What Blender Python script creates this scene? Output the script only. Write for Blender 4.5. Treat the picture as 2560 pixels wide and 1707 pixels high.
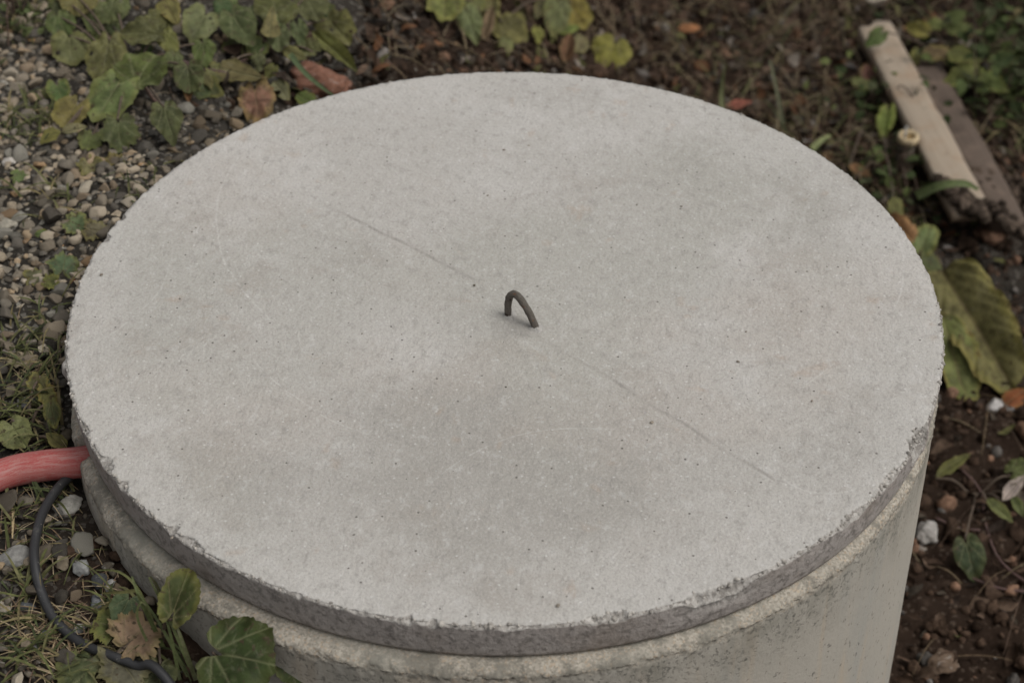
import bpy, math, random
import numpy as np
from mathutils import Matrix, Vector

for o in list(bpy.data.objects):
    bpy.data.objects.remove(o)
scene = bpy.context.scene
COL = scene.collection
RNG = np.random.default_rng(7)
random.seed(7)

# ------------------------------------------------------------------ camera
# the world origin is the middle of the lid's top face, x right, y away, z up
F_PX, CX, CY = 5000.0, 1280.0, 853.5          # focal length and centre in photo pixels
_C = np.array([-0.009, -0.049, 2.539])
_a, _b = math.radians(50.37), math.radians(-0.22)
_n = np.array([math.sin(_b), -math.cos(_b) * math.sin(_a), -math.cos(_b) * math.cos(_a)])
_X = np.array([1.0, 0, 0]) - _n * _n[0]
_X /= np.linalg.norm(_X)
_M = np.stack([_X, np.cross(_n, _X), _n])
CAM = _M @ (-_C)
cam_data = bpy.data.cameras.new('camera')
cam = bpy.data.objects.new('camera', cam_data)
COL.objects.link(cam)
r_, u_, f_ = _M @ [1, 0, 0], _M @ [0, -1, 0], _M @ [0, 0, 1]
cam.matrix_world = Matrix(((r_[0], u_[0], -f_[0], CAM[0]), (r_[1], u_[1], -f_[1], CAM[1]),
                           (r_[2], u_[2], -f_[2], CAM[2]), (0, 0, 0, 1)))
cam_data.sensor_width = 36.0
cam_data.lens = F_PX / 2560 * 36
cam_data.clip_start, cam_data.clip_end = 0.05, 300
cam_data.dof.use_dof = True
cam_data.dof.focus_distance = 2.40
cam_data.dof.aperture_fstop = 4.6
scene.camera = cam

# ------------------------------------------------------------------ light
SUN_EL, SUN_AZ = math.radians(58), math.radians(112)      # azimuth from +y towards +x
world = bpy.data.worlds.new('World')
scene.world = world
world.use_nodes = True
wn = world.node_tree
bg = wn.nodes['Background']
sky = wn.nodes.new('ShaderNodeTexSky')
sky.sky_type = 'NISHITA'
sky.sun_disc = False
sky.sun_elevation = SUN_EL
sky.sun_rotation = SUN_AZ
sky.air_density, sky.dust_density, sky.ozone_density = 1.0, 6.0, 0.6
hs = wn.nodes.new('ShaderNodeHueSaturation')
hs.inputs['Saturation'].default_value = 0.12             # an overcast, nearly white sky
wn.links.new(sky.outputs[0], hs.inputs['Color'])
wn.links.new(hs.outputs[0], bg.inputs['Color'])
bg.inputs['Strength'].default_value = 0.15
sun_d = bpy.data.lights.new('sun', 'SUN')
sun_d.energy = 0.55
sun_d.angle = math.radians(28)
sun_d.color = (1.0, 0.95, 0.88)
sun = bpy.data.objects.new('sun', sun_d)
COL.objects.link(sun)
sd = Vector((math.sin(SUN_AZ) * math.cos(SUN_EL), math.cos(SUN_AZ) * math.cos(SUN_EL), math.sin(SUN_EL)))
sun.rotation_euler = (-sd).to_track_quat('-Z', 'Y').to_euler()
vs = scene.view_settings
vs.view_transform = 'Standard'
vs.look = 'None'
vs.exposure = -0.2
vs.gamma = 1.0
vs.use_curve_mapping = False
scene.render.engine = 'CYCLES'
scene.cycles.max_bounces = 4
scene.cycles.diffuse_bounces = 3
scene.cycles.glossy_bounces = 1
scene.cycles.transmission_bounces = 1


# ------------------------------------------------------------------ numeric helpers
def _hash(ix, iy, iz, seed):
    h = (ix.astype(np.uint64) * np.uint64(374761393) + iy.astype(np.uint64) * np.uint64(668265263)
         + iz.astype(np.uint64) * np.uint64(2246822519) + np.uint64(seed * 3266489917 % (1 << 32)))
    h &= np.uint64(0xffffffff)
    h = ((h ^ (h >> np.uint64(13))) * np.uint64(1274126177)) & np.uint64(0xffffffff)
    h ^= h >> np.uint64(16)
    return (h & np.uint64(0xffffff)).astype(np.float64) / 0xffffff


def vnoise(p, seed=0):
    """value noise in -1..1 for an (N,2) or (N,3) array"""
    p = np.asarray(p, float)
    if p.shape[1] == 2:
        p = np.c_[p, np.zeros(len(p))]
    i = np.floor(p)
    f = p - i
    f = f * f * (3 - 2 * f)
    i = i.astype(np.int64) + 100000
    out = 0
    for dx in (0, 1):
        for dy in (0, 1):
            for dz in (0, 1):
                w = (f[:, 0] if dx else 1 - f[:, 0]) * (f[:, 1] if dy else 1 - f[:, 1]) * (f[:, 2] if dz else 1 - f[:, 2])
                out = out + w * _hash(i[:, 0] + dx, i[:, 1] + dy, i[:, 2] + dz, seed)
    return out * 2 - 1


def fbm(p, seed=0, octv=4, gain=0.5):
    p = np.asarray(p, float)
    s, a, t = 0, 1.0, 0.0
    for k in range(octv):
        s = s + a * vnoise(p * 2.03 ** k + 17.3 * k, seed + k)
        t += a
        a *= gain
    return s / t


def sstep(x, a, b):
    t = np.clip((np.asarray(x, float) - a) / (b - a), 0, 1)
    return t * t * (3 - 2 * t)


def ground_z(x, y):
    """gravel bank high on the left, dug soil falling away to the right"""
    x, y = np.asarray(x, float), np.asarray(y, float)
    z = -0.108 - 0.63 * sstep(x + 0.10 * np.clip(y, -1, 2), -0.48, 0.72)
    z = z - 0.10 * sstep(-y, 0.30, 0.75) * sstep(x, -0.9, -0.25)
    z = z + 0.036 * sstep(y, -0.17, -0.06) * sstep(-x, 0.35, 0.52) * (1 - sstep(np.hypot(x, y), 0.60, 0.80))
    p = np.c_[x.ravel(), y.ravel()]
    z = z + (0.012 * vnoise(p * 5, 3) + 0.006 * vnoise(p * 14, 4)).reshape(x.shape)
    return z


def ray(px, py):
    return _M @ np.array([(px - CX) / F_PX, (py - CY) / F_PX, 1.0])


def at(px, py, z):
    d = ray(px, py)
    return CAM + d * ((z - CAM[2]) / d[2])


def on_ground(px, py, lift=0.0):
    """the point of the ground seen at a photo pixel"""
    d = ray(px, py)
    ts = np.linspace(1.6, 6.0, 900)
    q = CAM + d * ts[:, None]
    below = q[:, 2] < ground_z(q[:, 0], q[:, 1]) + lift
    k = int(np.argmax(below))
    return q[k] if below.any() else at(px, py, -0.7)


def pix(p):
    q = (_M.T @ np.atleast_2d(p).T).T + _C
    return np.c_[CX + F_PX * q[:, 0] / q[:, 2], CY + F_PX * q[:, 1] / q[:, 2]]


def on_plane(px, py, p0, n):
    d = ray(px, py)
    return CAM + d * (np.dot(p0 - CAM, n) / np.dot(d, n))


# ------------------------------------------------------------------ object helpers
def mesh_from(name, verts, faces, smooth=True, attrs=None, cols=None):
    """faces: one int array (N,k) or a list of such arrays"""
    me = bpy.data.meshes.new(name)
    verts = np.asarray(verts, np.float32)
    fl = faces if isinstance(faces, list) else [faces]
    fl = [np.asarray(f, np.int32) for f in fl if len(f)]
    loops = np.concatenate([f.ravel() for f in fl])
    sizes = np.concatenate([np.full(len(f), f.shape[1], np.int32) for f in fl])
    me.vertices.add(len(verts))
    me.vertices.foreach_set('co', verts.ravel())
    me.loops.add(len(loops))
    me.loops.foreach_set('vertex_index', loops)
    me.polygons.add(len(sizes))
    me.polygons.foreach_set('loop_start', np.r_[0, np.cumsum(sizes)[:-1]].astype(np.int32))
    me.polygons.foreach_set('loop_total', sizes)
    me.update(calc_edges=True)
    if smooth:
        me.polygons.foreach_set('use_smooth', np.ones(len(sizes), bool))
    for k, v in (attrs or {}).items():
        a = me.attributes.new(k, 'FLOAT', 'POINT')
        a.data.foreach_set('value', np.asarray(v, np.float32))
    if cols is not None:
        a = me.attributes.new('col', 'FLOAT_COLOR', 'POINT')
        c = np.ones((len(verts), 4), np.float32)
        c[:, :3] = cols
        a.data.foreach_set('color', c.ravel())
    me.validate()
    return me


def obj(name, me, mat=None, parent=None, loc=None, color=None):
    o = bpy.data.objects.new(name, me)
    COL.objects.link(o)
    if mat is not None and me is not None and not me.materials:
        me.materials.append(mat)
    if loc is not None:
        o.location = [float(v) for v in loc]
    if parent is not None:
        o.parent = parent
    if color is not None:
        o.color = color
    return o


def tag(o, label=None, cat=None, group=None, kind=None):
    if label:
        o['label'] = label
    if cat:
        o['category'] = cat
    if group:
        o['group'] = group
    if kind:
        o['kind'] = kind
    return o


def thing(name, loc, label, cat, group=None):
    return tag(obj(name, None, loc=loc), label, cat, group)


def grid_faces(nu, nv, wrap=False):
    """quads of a vertex grid indexed u*nv+v; v wraps if asked"""
    u = np.arange(nu - 1)[:, None]
    v = np.arange(nv if wrap else nv - 1)[None, :]
    v2 = (v + 1) % nv
    return np.stack([u * nv + v, u * nv + v2, (u + 1) * nv + v2, (u + 1) * nv + v], -1).reshape(-1, 4)


def spline(pts, n):
    """Catmull-Rom through pts, n samples"""
    P = np.asarray(pts, float)
    P = np.vstack([2 * P[0] - P[1], P, 2 * P[-1] - P[-2]])
    t = np.linspace(0, len(P) - 3 - 1e-9, n)
    i = t.astype(int)
    f = (t - i)[:, None]
    a, b, c, d = P[i], P[i + 1], P[i + 2], P[i + 3]
    return 0.5 * (2 * b + (c - a) * f + (2 * a - 5 * b + 4 * c - d) * f ** 2 + (3 * b - a - 3 * c + d) * f ** 3)


def tube(path, rad, ns=10, bump=0.0, seed=0):
    """vertices and quads of a tube; also the (along, around) coordinates"""
    path = np.asarray(path, float)
    n = len(path)
    rad = np.broadcast_to(np.asarray(rad, float), (n,))
    T = np.gradient(path, axis=0)
    T /= np.linalg.norm(T, axis=1)[:, None] + 1e-12
    ref = np.array([0.13, 0.21, 0.97]) if abs(T[0][2]) < 0.9 else np.array([1.0, 0.1, 0])
    N = np.cross(T, ref)
    N /= np.linalg.norm(N, axis=1)[:, None] + 1e-12
    B = np.cross(T, N)
    a = np.linspace(0, 2 * math.pi, ns, endpoint=False)
    r = rad[:, None] * np.ones(ns)
    if bump:
        L = np.r_[0, np.cumsum(np.linalg.norm(np.diff(path, axis=0), axis=1))]
        q = np.stack(np.broadcast_arrays(L[:, None] * 140, 3 * np.cos(a)[None], 3 * np.sin(a)[None]), -1).reshape(-1, 3)
        r = r * (1 + bump * fbm(q, seed, 3).reshape(n, ns))
    V = path[:, None] + r[..., None] * (np.cos(a)[None, :, None] * N[:, None] + np.sin(a)[None, :, None] * B[:, None])
    return V.reshape(-1, 3), grid_faces(n, ns, True)


def tube_mesh(name, path, rad, ns=10, bump=0.0, seed=0, caps=True):
    V, Fq = tube(path, rad, ns, bump, seed)
    n = len(V) // ns
    fl = [Fq]
    if caps:
        fl += [np.arange(ns)[::-1][None], (np.arange(ns) + (n - 1) * ns)[None]]
    L = np.r_[0, np.cumsum(np.linalg.norm(np.diff(path, axis=0), axis=1))]
    return mesh_from(name, V, fl, attrs={'along': np.repeat(L, ns), 'around': np.tile(np.arange(ns) / ns, n)})


class Pool:
    """collects many small pieces into one mesh with a colour per vertex"""

    def __init__(self):
        self.v, self.f, self.c, self.n = [], {}, [], 0

    def add(self, V, Fc, col):
        self.v.append(V)
        for f in (Fc if isinstance(Fc, list) else [Fc]):
            self.f.setdefault(f.shape[1], []).append(f + self.n)
        self.c.append(np.broadcast_to(np.asarray(col, float), (len(V), 3)))
        self.n += len(V)

    def mesh(self, name, smooth=True):
        return mesh_from(name, np.concatenate(self.v), [np.concatenate(x) for x in self.f.values()], smooth,
                         cols=np.concatenate(self.c))


# ------------------------------------------------------------------ material helpers
class NT:
    dim = '3D'

    def __init__(self, name):
        self.m = bpy.data.materials.new(name)
        self.m.use_nodes = True
        self.t = self.m.node_tree
        self.b = self.t.nodes['Principled BSDF']
        self.out = self.t.nodes['Material Output']

    def node(self, typ, **kw):
        n = self.t.nodes.new(typ)
        for k, v in kw.items():
            setattr(n, k, v)
        return n

    def put(self, sock, v):
        if isinstance(v, (int, float, tuple, list)):
            if isinstance(v, (tuple, list)) and len(v) == 3 and sock.type == 'RGBA':
                v = (*v, 1)
            sock.default_value = v
        else:
            self.t.links.new(v, sock)

    def coord(self, kind='Object'):
        return self.node('ShaderNodeTexCoord').outputs[kind]

    def attr(self, name, out='Fac'):
        return self.node('ShaderNodeAttribute', attribute_name=name).outputs[out]

    def math(self, op, a, b=0.0, clamp=False):
        n = self.node('ShaderNodeMath', operation=op, use_clamp=clamp)
        self.put(n.inputs[0], a)
        self.put(n.inputs[1], b)
        return n.outputs[0]

    def noise(self, vec, scale, detail=4, rough=0.55, dist=0.0, out='Fac'):
        n = self.node('ShaderNodeTexNoise', noise_dimensions=self.dim)
        self.put(n.inputs['Vector'], vec)
        n.inputs['Scale'].default_value = scale
        n.inputs['Detail'].default_value = detail
        n.inputs['Roughness'].default_value = rough
        n.inputs['Distortion'].default_value = dist
        return n.outputs[out]

    def voro(self, vec, scale, out='Distance', feature='F1', rand=1.0):
        n = self.node('ShaderNodeTexVoronoi', feature=feature)
        self.put(n.inputs['Vector'], vec)
        n.inputs['Scale'].default_value = scale
        n.inputs['Randomness'].default_value = rand
        return n.outputs[out]

    def ramp(self, fac, lo, hi, a=0.0, b=1.0):
        n = self.node('ShaderNodeMapRange', interpolation_type='SMOOTHSTEP')
        self.put(n.inputs[0], fac)
        n.inputs[1].default_value, n.inputs[2].default_value = lo, hi
        n.inputs[3].default_value, n.inputs[4].default_value = a, b
        return n.outputs[0]

    def mix(self, fac, a, b, blend='MIX'):
        n = self.node('ShaderNodeMix', data_type='RGBA', blend_type=blend)
        self.put(n.inputs['Factor'], fac)
        self.put(n.inputs['A'], a)
        self.put(n.inputs['B'], b)
        return n.outputs['Result']

    def mapping(self, vec, scale=(1, 1, 1), rot=(0, 0, 0), loc=(0, 0, 0)):
        n = self.node('ShaderNodeMapping')
        self.put(n.inputs['Vector'], vec)
        n.inputs['Scale'].default_value = scale
        n.inputs['Rotation'].default_value = rot
        n.inputs['Location'].default_value = loc
        return n.outputs[0]

    def bump(self, h, strength=0.5, dist=0.002, normal=None):
        n = self.node('ShaderNodeBump')
        n.inputs['Strength'].default_value = strength
        n.inputs['Distance'].default_value = dist
        self.put(n.inputs['Height'], h)
        if normal is not None:
            self.put(n.inputs['Normal'], normal)
        return n.outputs[0]

    def vmath(self, op, a, b=None, out=0):
        n = self.node('ShaderNodeVectorMath', operation=op)
        self.put(n.inputs[0], a)
        if b is not None:
            self.put(n.inputs[1], b)
        return n.outputs[out]

    def value_scale(self, col, v):
        """multiply a colour by a scalar socket"""
        n = self.node('ShaderNodeVectorMath', operation='SCALE')
        self.put(n.inputs[0], col)
        self.put(n.inputs['Scale'], v)
        return n.outputs[0]

    def done(self, col, rough=0.85, normal=None, spec=0.3):
        self.put(self.b.inputs['Base Color'], col)
        self.put(self.b.inputs['Roughness'], rough)
        self.put(self.b.inputs['Specular IOR Level'], spec)
        if normal is not None:
            self.put(self.b.inputs['Normal'], normal)
        return self.m


def mat_lid_top():
    """troweled face: broad tones come with the mesh ('col'), grain, holes and trowel lines from here"""
    s = NT('lid_concrete_top')
    s.dim = '2D'
    p = s.coord()
    warp = s.vmath('ADD', p, s.value_scale(s.vmath('SUBTRACT', s.noise(p, 9, 1, out='Color'), (0.5, 0.5, 0.5)), 0.010))
    mid = s.noise(s.mapping(p, (1, 0.8, 1), (0, 0, 0.35)), 66, 4, 0.68)
    fin = s.noise(p, 260, 3, 0.75)
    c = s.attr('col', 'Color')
    c = s.mix(s.ramp(mid, 0.28, 0.48, 0.46, 0), c, (0.265, 0.252, 0.230))
    c = s.mix(s.ramp(mid, 0.54, 0.74, 0, 0.38), c, (0.51, 0.497, 0.477))
    c = s.mix(s.ramp(fin, 0.30, 0.50, 0.32, 0), c, (0.235, 0.222, 0.205))
    c = s.mix(s.ramp(fin, 0.56, 0.74, 0, 0.28), c, (0.58, 0.567, 0.547))
    # darker patch between the feet of the loop
    ft = s.vmath('LENGTH', s.vmath('MULTIPLY', s.vmath('SUBTRACT', p, (0.014, -0.052, 0)), (1, 1.5, 0)), out=1)
    ft = s.ramp(s.math('ADD', ft, s.math('MULTIPLY', s.math('SUBTRACT', mid, 0.5), 0.03)), 0.008, 0.042, 0.45, 0)
    c = s.mix(ft, c, (0.22, 0.207, 0.188))
    # blow holes and grit
    vor = s.node('ShaderNodeTexVoronoi', voronoi_dimensions='2D')
    s.put(vor.inputs['Vector'], warp)
    vor.inputs['Scale'].default_value = 72
    sel = s.node('ShaderNodeSeparateColor')
    s.put(sel.inputs[0], vor.outputs['Color'])
    rad = s.math('MULTIPLY', s.ramp(sel.outputs[0], 0.84, 1.0), 0.11)
    pit = s.ramp(s.math('SUBTRACT', vor.outputs['Distance'], rad), -0.03, 0.012, 1, 0)
    pit = s.math('MULTIPLY', pit, s.ramp(sel.outputs[0], 0.84, 0.86))
    c = s.mix(s.math('MULTIPLY', pit, 0.85), c, (0.09, 0.08, 0.07))
    wht = s.math('MULTIPLY', s.ramp(vor.outputs['Distance'], 0.05, 0.13, 1, 0), s.ramp(sel.outputs[1], 0.82, 0.86))
    c = s.mix(s.math('MULTIPLY', wht, 0.45), c, (0.64, 0.63, 0.61))
    # trowel ridges (arcs) and the straight seam
    ridge = seam = None

    def add(r, v):
        return v if r is None else s.math('MAXIMUM', r, v)
    flat = s.vmath('MULTIPLY', warp, (1, 1, 0))
    for (cx, cy, r, mx, my, mr, w) in ARCS:
        d = s.vmath('DISTANCE', flat, (cx, cy, 0), out=1)
        line = s.ramp(s.math('ABSOLUTE', s.math('SUBTRACT', d, r)), 0, w, 1, 0)
        m = s.ramp(s.vmath('DISTANCE', flat, (mx, my, 0), out=1), mr * 0.6, mr, 1, 0)
        ridge = add(ridge, s.math('MULTIPLY', line, m))
    for (x0, y0, x1, y1, w) in SEAMS:
        dx, dy = x1 - x0, y1 - y0
        L = math.hypot(dx, dy)
        q = s.vmath('SUBTRACT', warp, (x0, y0, 0))
        ds = s.vmath('DOT_PRODUCT', q, (-dy / L, dx / L, 0), out=1)
        al = s.vmath('DOT_PRODUCT', q, (dx / L, dy / L, 0), out=1)
        m = s.math('MULTIPLY', s.ramp(al, 0, 0.04), s.ramp(al, L - 0.06, L, 1, 0))
        seam = add(seam, s.math('MULTIPLY', s.ramp(s.math('ABSOLUTE', ds), 0, w, 1, 0), m))
    brk = s.ramp(mid, 0.36, 0.56, 0.2, 1)
    c = s.mix(s.math('MULTIPLY', s.math('MULTIPLY', ridge, brk), 0.30), c, (0.57, 0.555, 0.53))
    c = s.mix(s.math('MULTIPLY', s.math('MULTIPLY', s.math('MULTIPLY', seam, brk), s.ramp(s.noise(p, 15, 2), 0.34, 0.54, 0.35, 1)), 0.80), c, (0.25, 0.235, 0.212))
    return s.done(c, 0.9, s.bump(s.noise(p, 150, 2, 0.75), 0.75, 0.0022), 0.2)


def mat_lid_side():
    """broken rim and cast side"""
    s = NT('lid_concrete_side')
    p = s.coord()
    chip, side = s.attr('chip'), s.attr('side')
    gs = s.node('ShaderNodeSeparateColor')
    s.put(gs.inputs[0], s.voro(p, 230, 'Color'))
    med = s.noise(p, 95, 5, 0.75)
    chipc = s.mix(gs.outputs[0], (0.24, 0.222, 0.20), (0.47, 0.445, 0.41))
    chipc = s.mix(s.ramp(med, 0.35, 0.5, 0.6, 0), chipc, (0.19, 0.178, 0.16))
    sidec = s.mix(s.noise(s.mapping(p, (1, 1, 7)), 16, 5, 0.7), (0.29, 0.26, 0.238), (0.43, 0.393, 0.362))
    sidec = s.mix(s.ramp(med, 0.38, 0.52, 0.8, 0), sidec, (0.17, 0.154, 0.139))
    sidec = s.mix(s.ramp(s.noise(p, 330, 2, 0.7), 0.56, 0.70, 0, 0.5), sidec, (0.42, 0.39, 0.36))
    sidec = s.mix(s.ramp(s.noise(p, 8, 4, 0.7), 0.50, 0.68, 0, 0.55), sidec, (0.245, 0.205, 0.17))
    c = s.mix(side, s.attr('col', 'Color'), sidec)
    c = s.mix(chip, c, chipc)
    h = s.math('ADD', s.noise(p, 150, 3, 0.75), s.math('MULTIPLY', s.math('MULTIPLY', chip, gs.outputs[1]), 0.9))
    return s.done(c, 0.9, s.bump(h, 0.8, 0.0026), 0.15)


def mat_ring():
    s = NT('ring_concrete')
    p = s.coord()
    lip, below = s.attr('lip'), s.attr('below')
    strk = s.mapping(p, (1, 1, 0.13))
    c = s.mix(s.noise(p, 6, 5, 0.6), (0.36, 0.332, 0.282), (0.45, 0.418, 0.36))
    c = s.mix(s.ramp(s.noise(strk, 26, 4, 0.6), 0.5, 0.68, 0, 0.55), c, (0.45, 0.375, 0.285))
    c = s.mix(s.ramp(s.noise(s.mapping(strk, loc=(2, 0, 0)), 15, 4, 0.6), 0.52, 0.72, 0, 0.5), c, (0.33, 0.33, 0.30))
    c = s.mix(s.ramp(s.noise(p, 120, 4, 0.6), 0.30, 0.40, 0.8, 0), c, (0.12, 0.115, 0.10))
    # grime washed from the joint
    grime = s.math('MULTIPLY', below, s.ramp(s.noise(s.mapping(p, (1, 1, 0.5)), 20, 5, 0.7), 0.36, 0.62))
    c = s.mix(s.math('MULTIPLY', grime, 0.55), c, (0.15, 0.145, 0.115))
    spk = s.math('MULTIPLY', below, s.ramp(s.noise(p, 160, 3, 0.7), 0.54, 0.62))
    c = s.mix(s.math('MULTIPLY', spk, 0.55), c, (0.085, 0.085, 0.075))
    g = s.voro(p, 420, 'Color')
    gs = s.node('ShaderNodeSeparateColor')
    s.put(gs.inputs[0], g)
    lc = s.mix(gs.outputs[0], (0.25, 0.226, 0.185), (0.44, 0.40, 0.335))
    lc = s.mix(s.ramp(gs.outputs[1], 0.86, 0.9, 0, 0.35), lc, (0.50, 0.36, 0.23))
    lc = s.mix(s.ramp(s.noise(p, 26, 6, 0.75), 0.40, 0.54, 0.75, 0), lc, (0.16, 0.15, 0.125))
    lc = s.mix(s.ramp(s.noise(p, 7, 3), 0.5, 0.7, 0, 0.55), lc, (0.27, 0.26, 0.22))
    c = s.mix(lip, c, lc)
    h = s.math('ADD', s.noise(p, 180, 4, 0.7), s.math('MULTIPLY', s.math('MULTIPLY', lip, gs.outputs[2]), 1.4))
    h = s.math('SUBTRACT', h, spk)
    return s.done(c, 0.9, s.bump(h, 0.5, 0.0018), 0.2)


def mat_ground():
    s = NT('soil')
    p = s.coord()
    gr = s.attr('grey')
    c = s.mix(s.noise(p, 9, 6, 0.65), (0.018, 0.0125, 0.009), (0.048, 0.031, 0.022))
    c = s.mix(s.ramp(s.noise(p, 60, 5, 0.7), 0.52, 0.75, 0, 0.6), c, (0.085, 0.058, 0.042))
    g = s.voro(p, 190, 'Color')
    gs = s.node('ShaderNodeSeparateColor')
    s.put(gs.inputs[0], g)
    c = s.mix(s.ramp(gs.outputs[0], 0.90, 0.94, 0, 0.5), c, (0.13, 0.098, 0.074))
    gc = s.mix(s.noise(p, 30, 5, 0.7), (0.022, 0.020, 0.017), (0.068, 0.060, 0.050))
    gc = s.mix(s.ramp(gs.outputs[1], 0.8, 0.88, 0, 0.7), gc, (0.20, 0.185, 0.16))
    c = s.mix(gr, c, gc)
    h = s.math('ADD', s.noise(p, 120, 5, 0.75), s.math('MULTIPLY', gs.outputs[2], 0.4))
    return s.done(c, 0.95, s.bump(h, 0.9, 0.007), 0.04)


def mat_stone(name, source):
    """source: 'obj' takes the object's colour, 'col' the vertex colour"""
    s = NT(name)
    p = s.coord()
    base = s.node('ShaderNodeObjectInfo').outputs['Color'] if source == 'obj' else s.attr('col', 'Color')
    n1 = s.noise(p, 130, 5, 0.7)
    c = s.value_scale(base, s.ramp(n1, 0.25, 0.75, 0.68, 1.28))
    c = s.mix(s.ramp(s.noise(s.mapping(p, (1, 2.5, 1), (0.4, 0.7, 0.2)), 85, 3), 0.60, 0.70, 0, 0.35), c, (0.42, 0.40, 0.37))
    c = s.mix(s.ramp(s.noise(p, 340, 2), 0.62, 0.70, 0, 0.5), c, (0.05, 0.047, 0.043))
    return s.done(c, 0.85, s.bump(s.noise(p, 420, 4, 0.7), 0.5, 0.0014), 0.1)


def mat_leaf():
    s = NT('leaf')
    p = s.coord()
    oi = s.node('ShaderNodeObjectInfo')
    vein, edge = s.attr('vein'), s.attr('edge')
    base, age = oi.outputs['Color'], oi.outputs['Alpha']
    off = s.vmath('ADD', p, s.value_scale((1.0, 0.7, 0.3), s.math('MULTIPLY', oi.outputs['Random'], 5)))
    c = s.value_scale(base, s.ramp(s.noise(off, 38, 4, 0.65), 0.30, 0.70, 0.58, 1.36))
    # ageing runs in from the margin
    rim = s.math('ADD', s.ramp(edge, 0.45, 1.0, 0, 0.55), s.math('SUBTRACT', s.noise(off, 28, 4, 0.65), 0.32))
    yl = s.math('MULTIPLY', s.ramp(rim, 0.30, 0.75), age, True)
    c = s.mix(yl, c, (0.195, 0.175, 0.045))
    br = s.math('MULTIPLY', s.ramp(rim, 0.60, 0.85), s.ramp(age, 0.35, 1.0), True)
    c = s.mix(br, c, (0.125, 0.070, 0.035))
    # blotches and pin spots
    c = s.mix(s.ramp(s.noise(off, 105, 3, 0.6), 0.60, 0.67, 0, 0.85), c, (0.045, 0.032, 0.018))
    c = s.mix(s.math('MULTIPLY', s.ramp(s.voro(off, 120), 0.10, 0.22, 1, 0), s.ramp(s.noise(off, 17, 2), 0.47, 0.58)), c, (0.05, 0.035, 0.022))
    # dust
    c = s.mix(s.ramp(s.noise(off, 55, 5, 0.75, 0.4), 0.54, 0.82, 0, 0.36), c, (0.22, 0.21, 0.15))
    c = s.mix(s.math('MULTIPLY', vein, 0.42), c, s.mix(s.ramp(age, 0, 0.5), (0.20, 0.205, 0.11), (0.15, 0.11, 0.06)))
    h = s.math('ADD', s.noise(off, 150, 4, 0.6), s.math('MULTIPLY', vein, -0.8))
    s.b.inputs['Subsurface Weight'].default_value = 0.0
    return s.done(c, s.ramp(s.noise(off, 40, 3), 0.3, 0.7, 0.55, 0.8), s.bump(h, 0.5, 0.0018), 0.14)


def mat_col(name, rough=0.8, scale=120, bumpd=0.001, spec=0.25):
    """vertex-coloured pieces with grain"""
    s = NT(name)
    p = s.coord()
    c = s.value_scale(s.attr('col', 'Color'), s.ramp(s.noise(p, scale, 5, 0.65), 0.25, 0.75, 0.60, 1.4))
    return s.done(c, rough, s.bump(s.noise(p, scale * 2.5, 4, 0.7), 0.5, bumpd), spec)


def mat_objcol(name, rough=0.75, scale=150, lo=0.7, hi=1.3, bumpd=0.0008, spec=0.15, dirt=(0.20, 0.18, 0.15), dirtamt=0.3):
    s = NT(name)
    p = s.coord()
    c = s.value_scale(s.node('ShaderNodeObjectInfo').outputs['Color'], s.ramp(s.noise(p, scale, 5, 0.65), 0.25, 0.75, lo, hi))
    c = s.mix(s.ramp(s.noise(p, scale * 0.4, 5, 0.7), 0.52, 0.72, 0, dirtamt), c, dirt)
    return s.done(c, rough, s.bump(s.noise(p, scale * 2, 4, 0.7), 0.5, bumpd), spec)


def mat_hose():
    s = NT('worn_red_plastic')
    uv = s.node('ShaderNodeCombineXYZ')
    s.put(uv.inputs[0], s.math('MULTIPLY', s.attr('along'), 16.0))
    ar = s.math('MULTIPLY', s.attr('around'), 2 * math.pi)
    s.put(uv.inputs[1], s.math('MULTIPLY', s.math('COSINE', ar), 2.6))
    s.put(uv.inputs[2], s.math('MULTIPLY', s.math('SINE', ar), 2.6))
    v = uv.outputs[0]
    c = s.mix(s.noise(v, 1.3, 4, 0.6), (0.29, 0.045, 0.042), (0.39, 0.09, 0.08))
    c = s.mix(s.ramp(s.noise(v, 2.2, 6, 0.68, 0.2), 0.40, 0.68, 0, 0.62), c, (0.40, 0.25, 0.225))
    c = s.mix(s.ramp(s.noise(s.mapping(v, (3, 1, 1)), 6.5, 6, 0.75), 0.50, 0.68, 0, 0.65), c, (0.34, 0.26, 0.225))
    c = s.mix(s.ramp(s.noise(s.mapping(v, (1, 1, 1), loc=(4, 0, 0)), 2.8, 5, 0.7), 0.58, 0.78, 0, 0.4), c, (0.25, 0.04, 0.042))
    return s.done(c, 0.62, s.bump(s.noise(v, 7, 5, 0.7), 0.25, 0.001), 0.35)


def mat_cable():
    s = NT('black_rubber')
    p = s.coord()
    c = s.mix(s.noise(p, 30, 5, 0.6), (0.017, 0.017, 0.018), (0.032, 0.032, 0.033))
    c = s.mix(s.ramp(s.noise(p, 60, 6, 0.75), 0.56, 0.72, 0, 0.5), c, (0.115, 0.11, 0.10))
    c = s.mix(s.ramp(s.noise(p, 210, 3, 0.7), 0.66, 0.72, 0, 0.8), c, (0.28, 0.265, 0.24))
    return s.done(c, 0.55, s.bump(s.noise(p, 300, 4), 0.3, 0.0006), 0.4)


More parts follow.
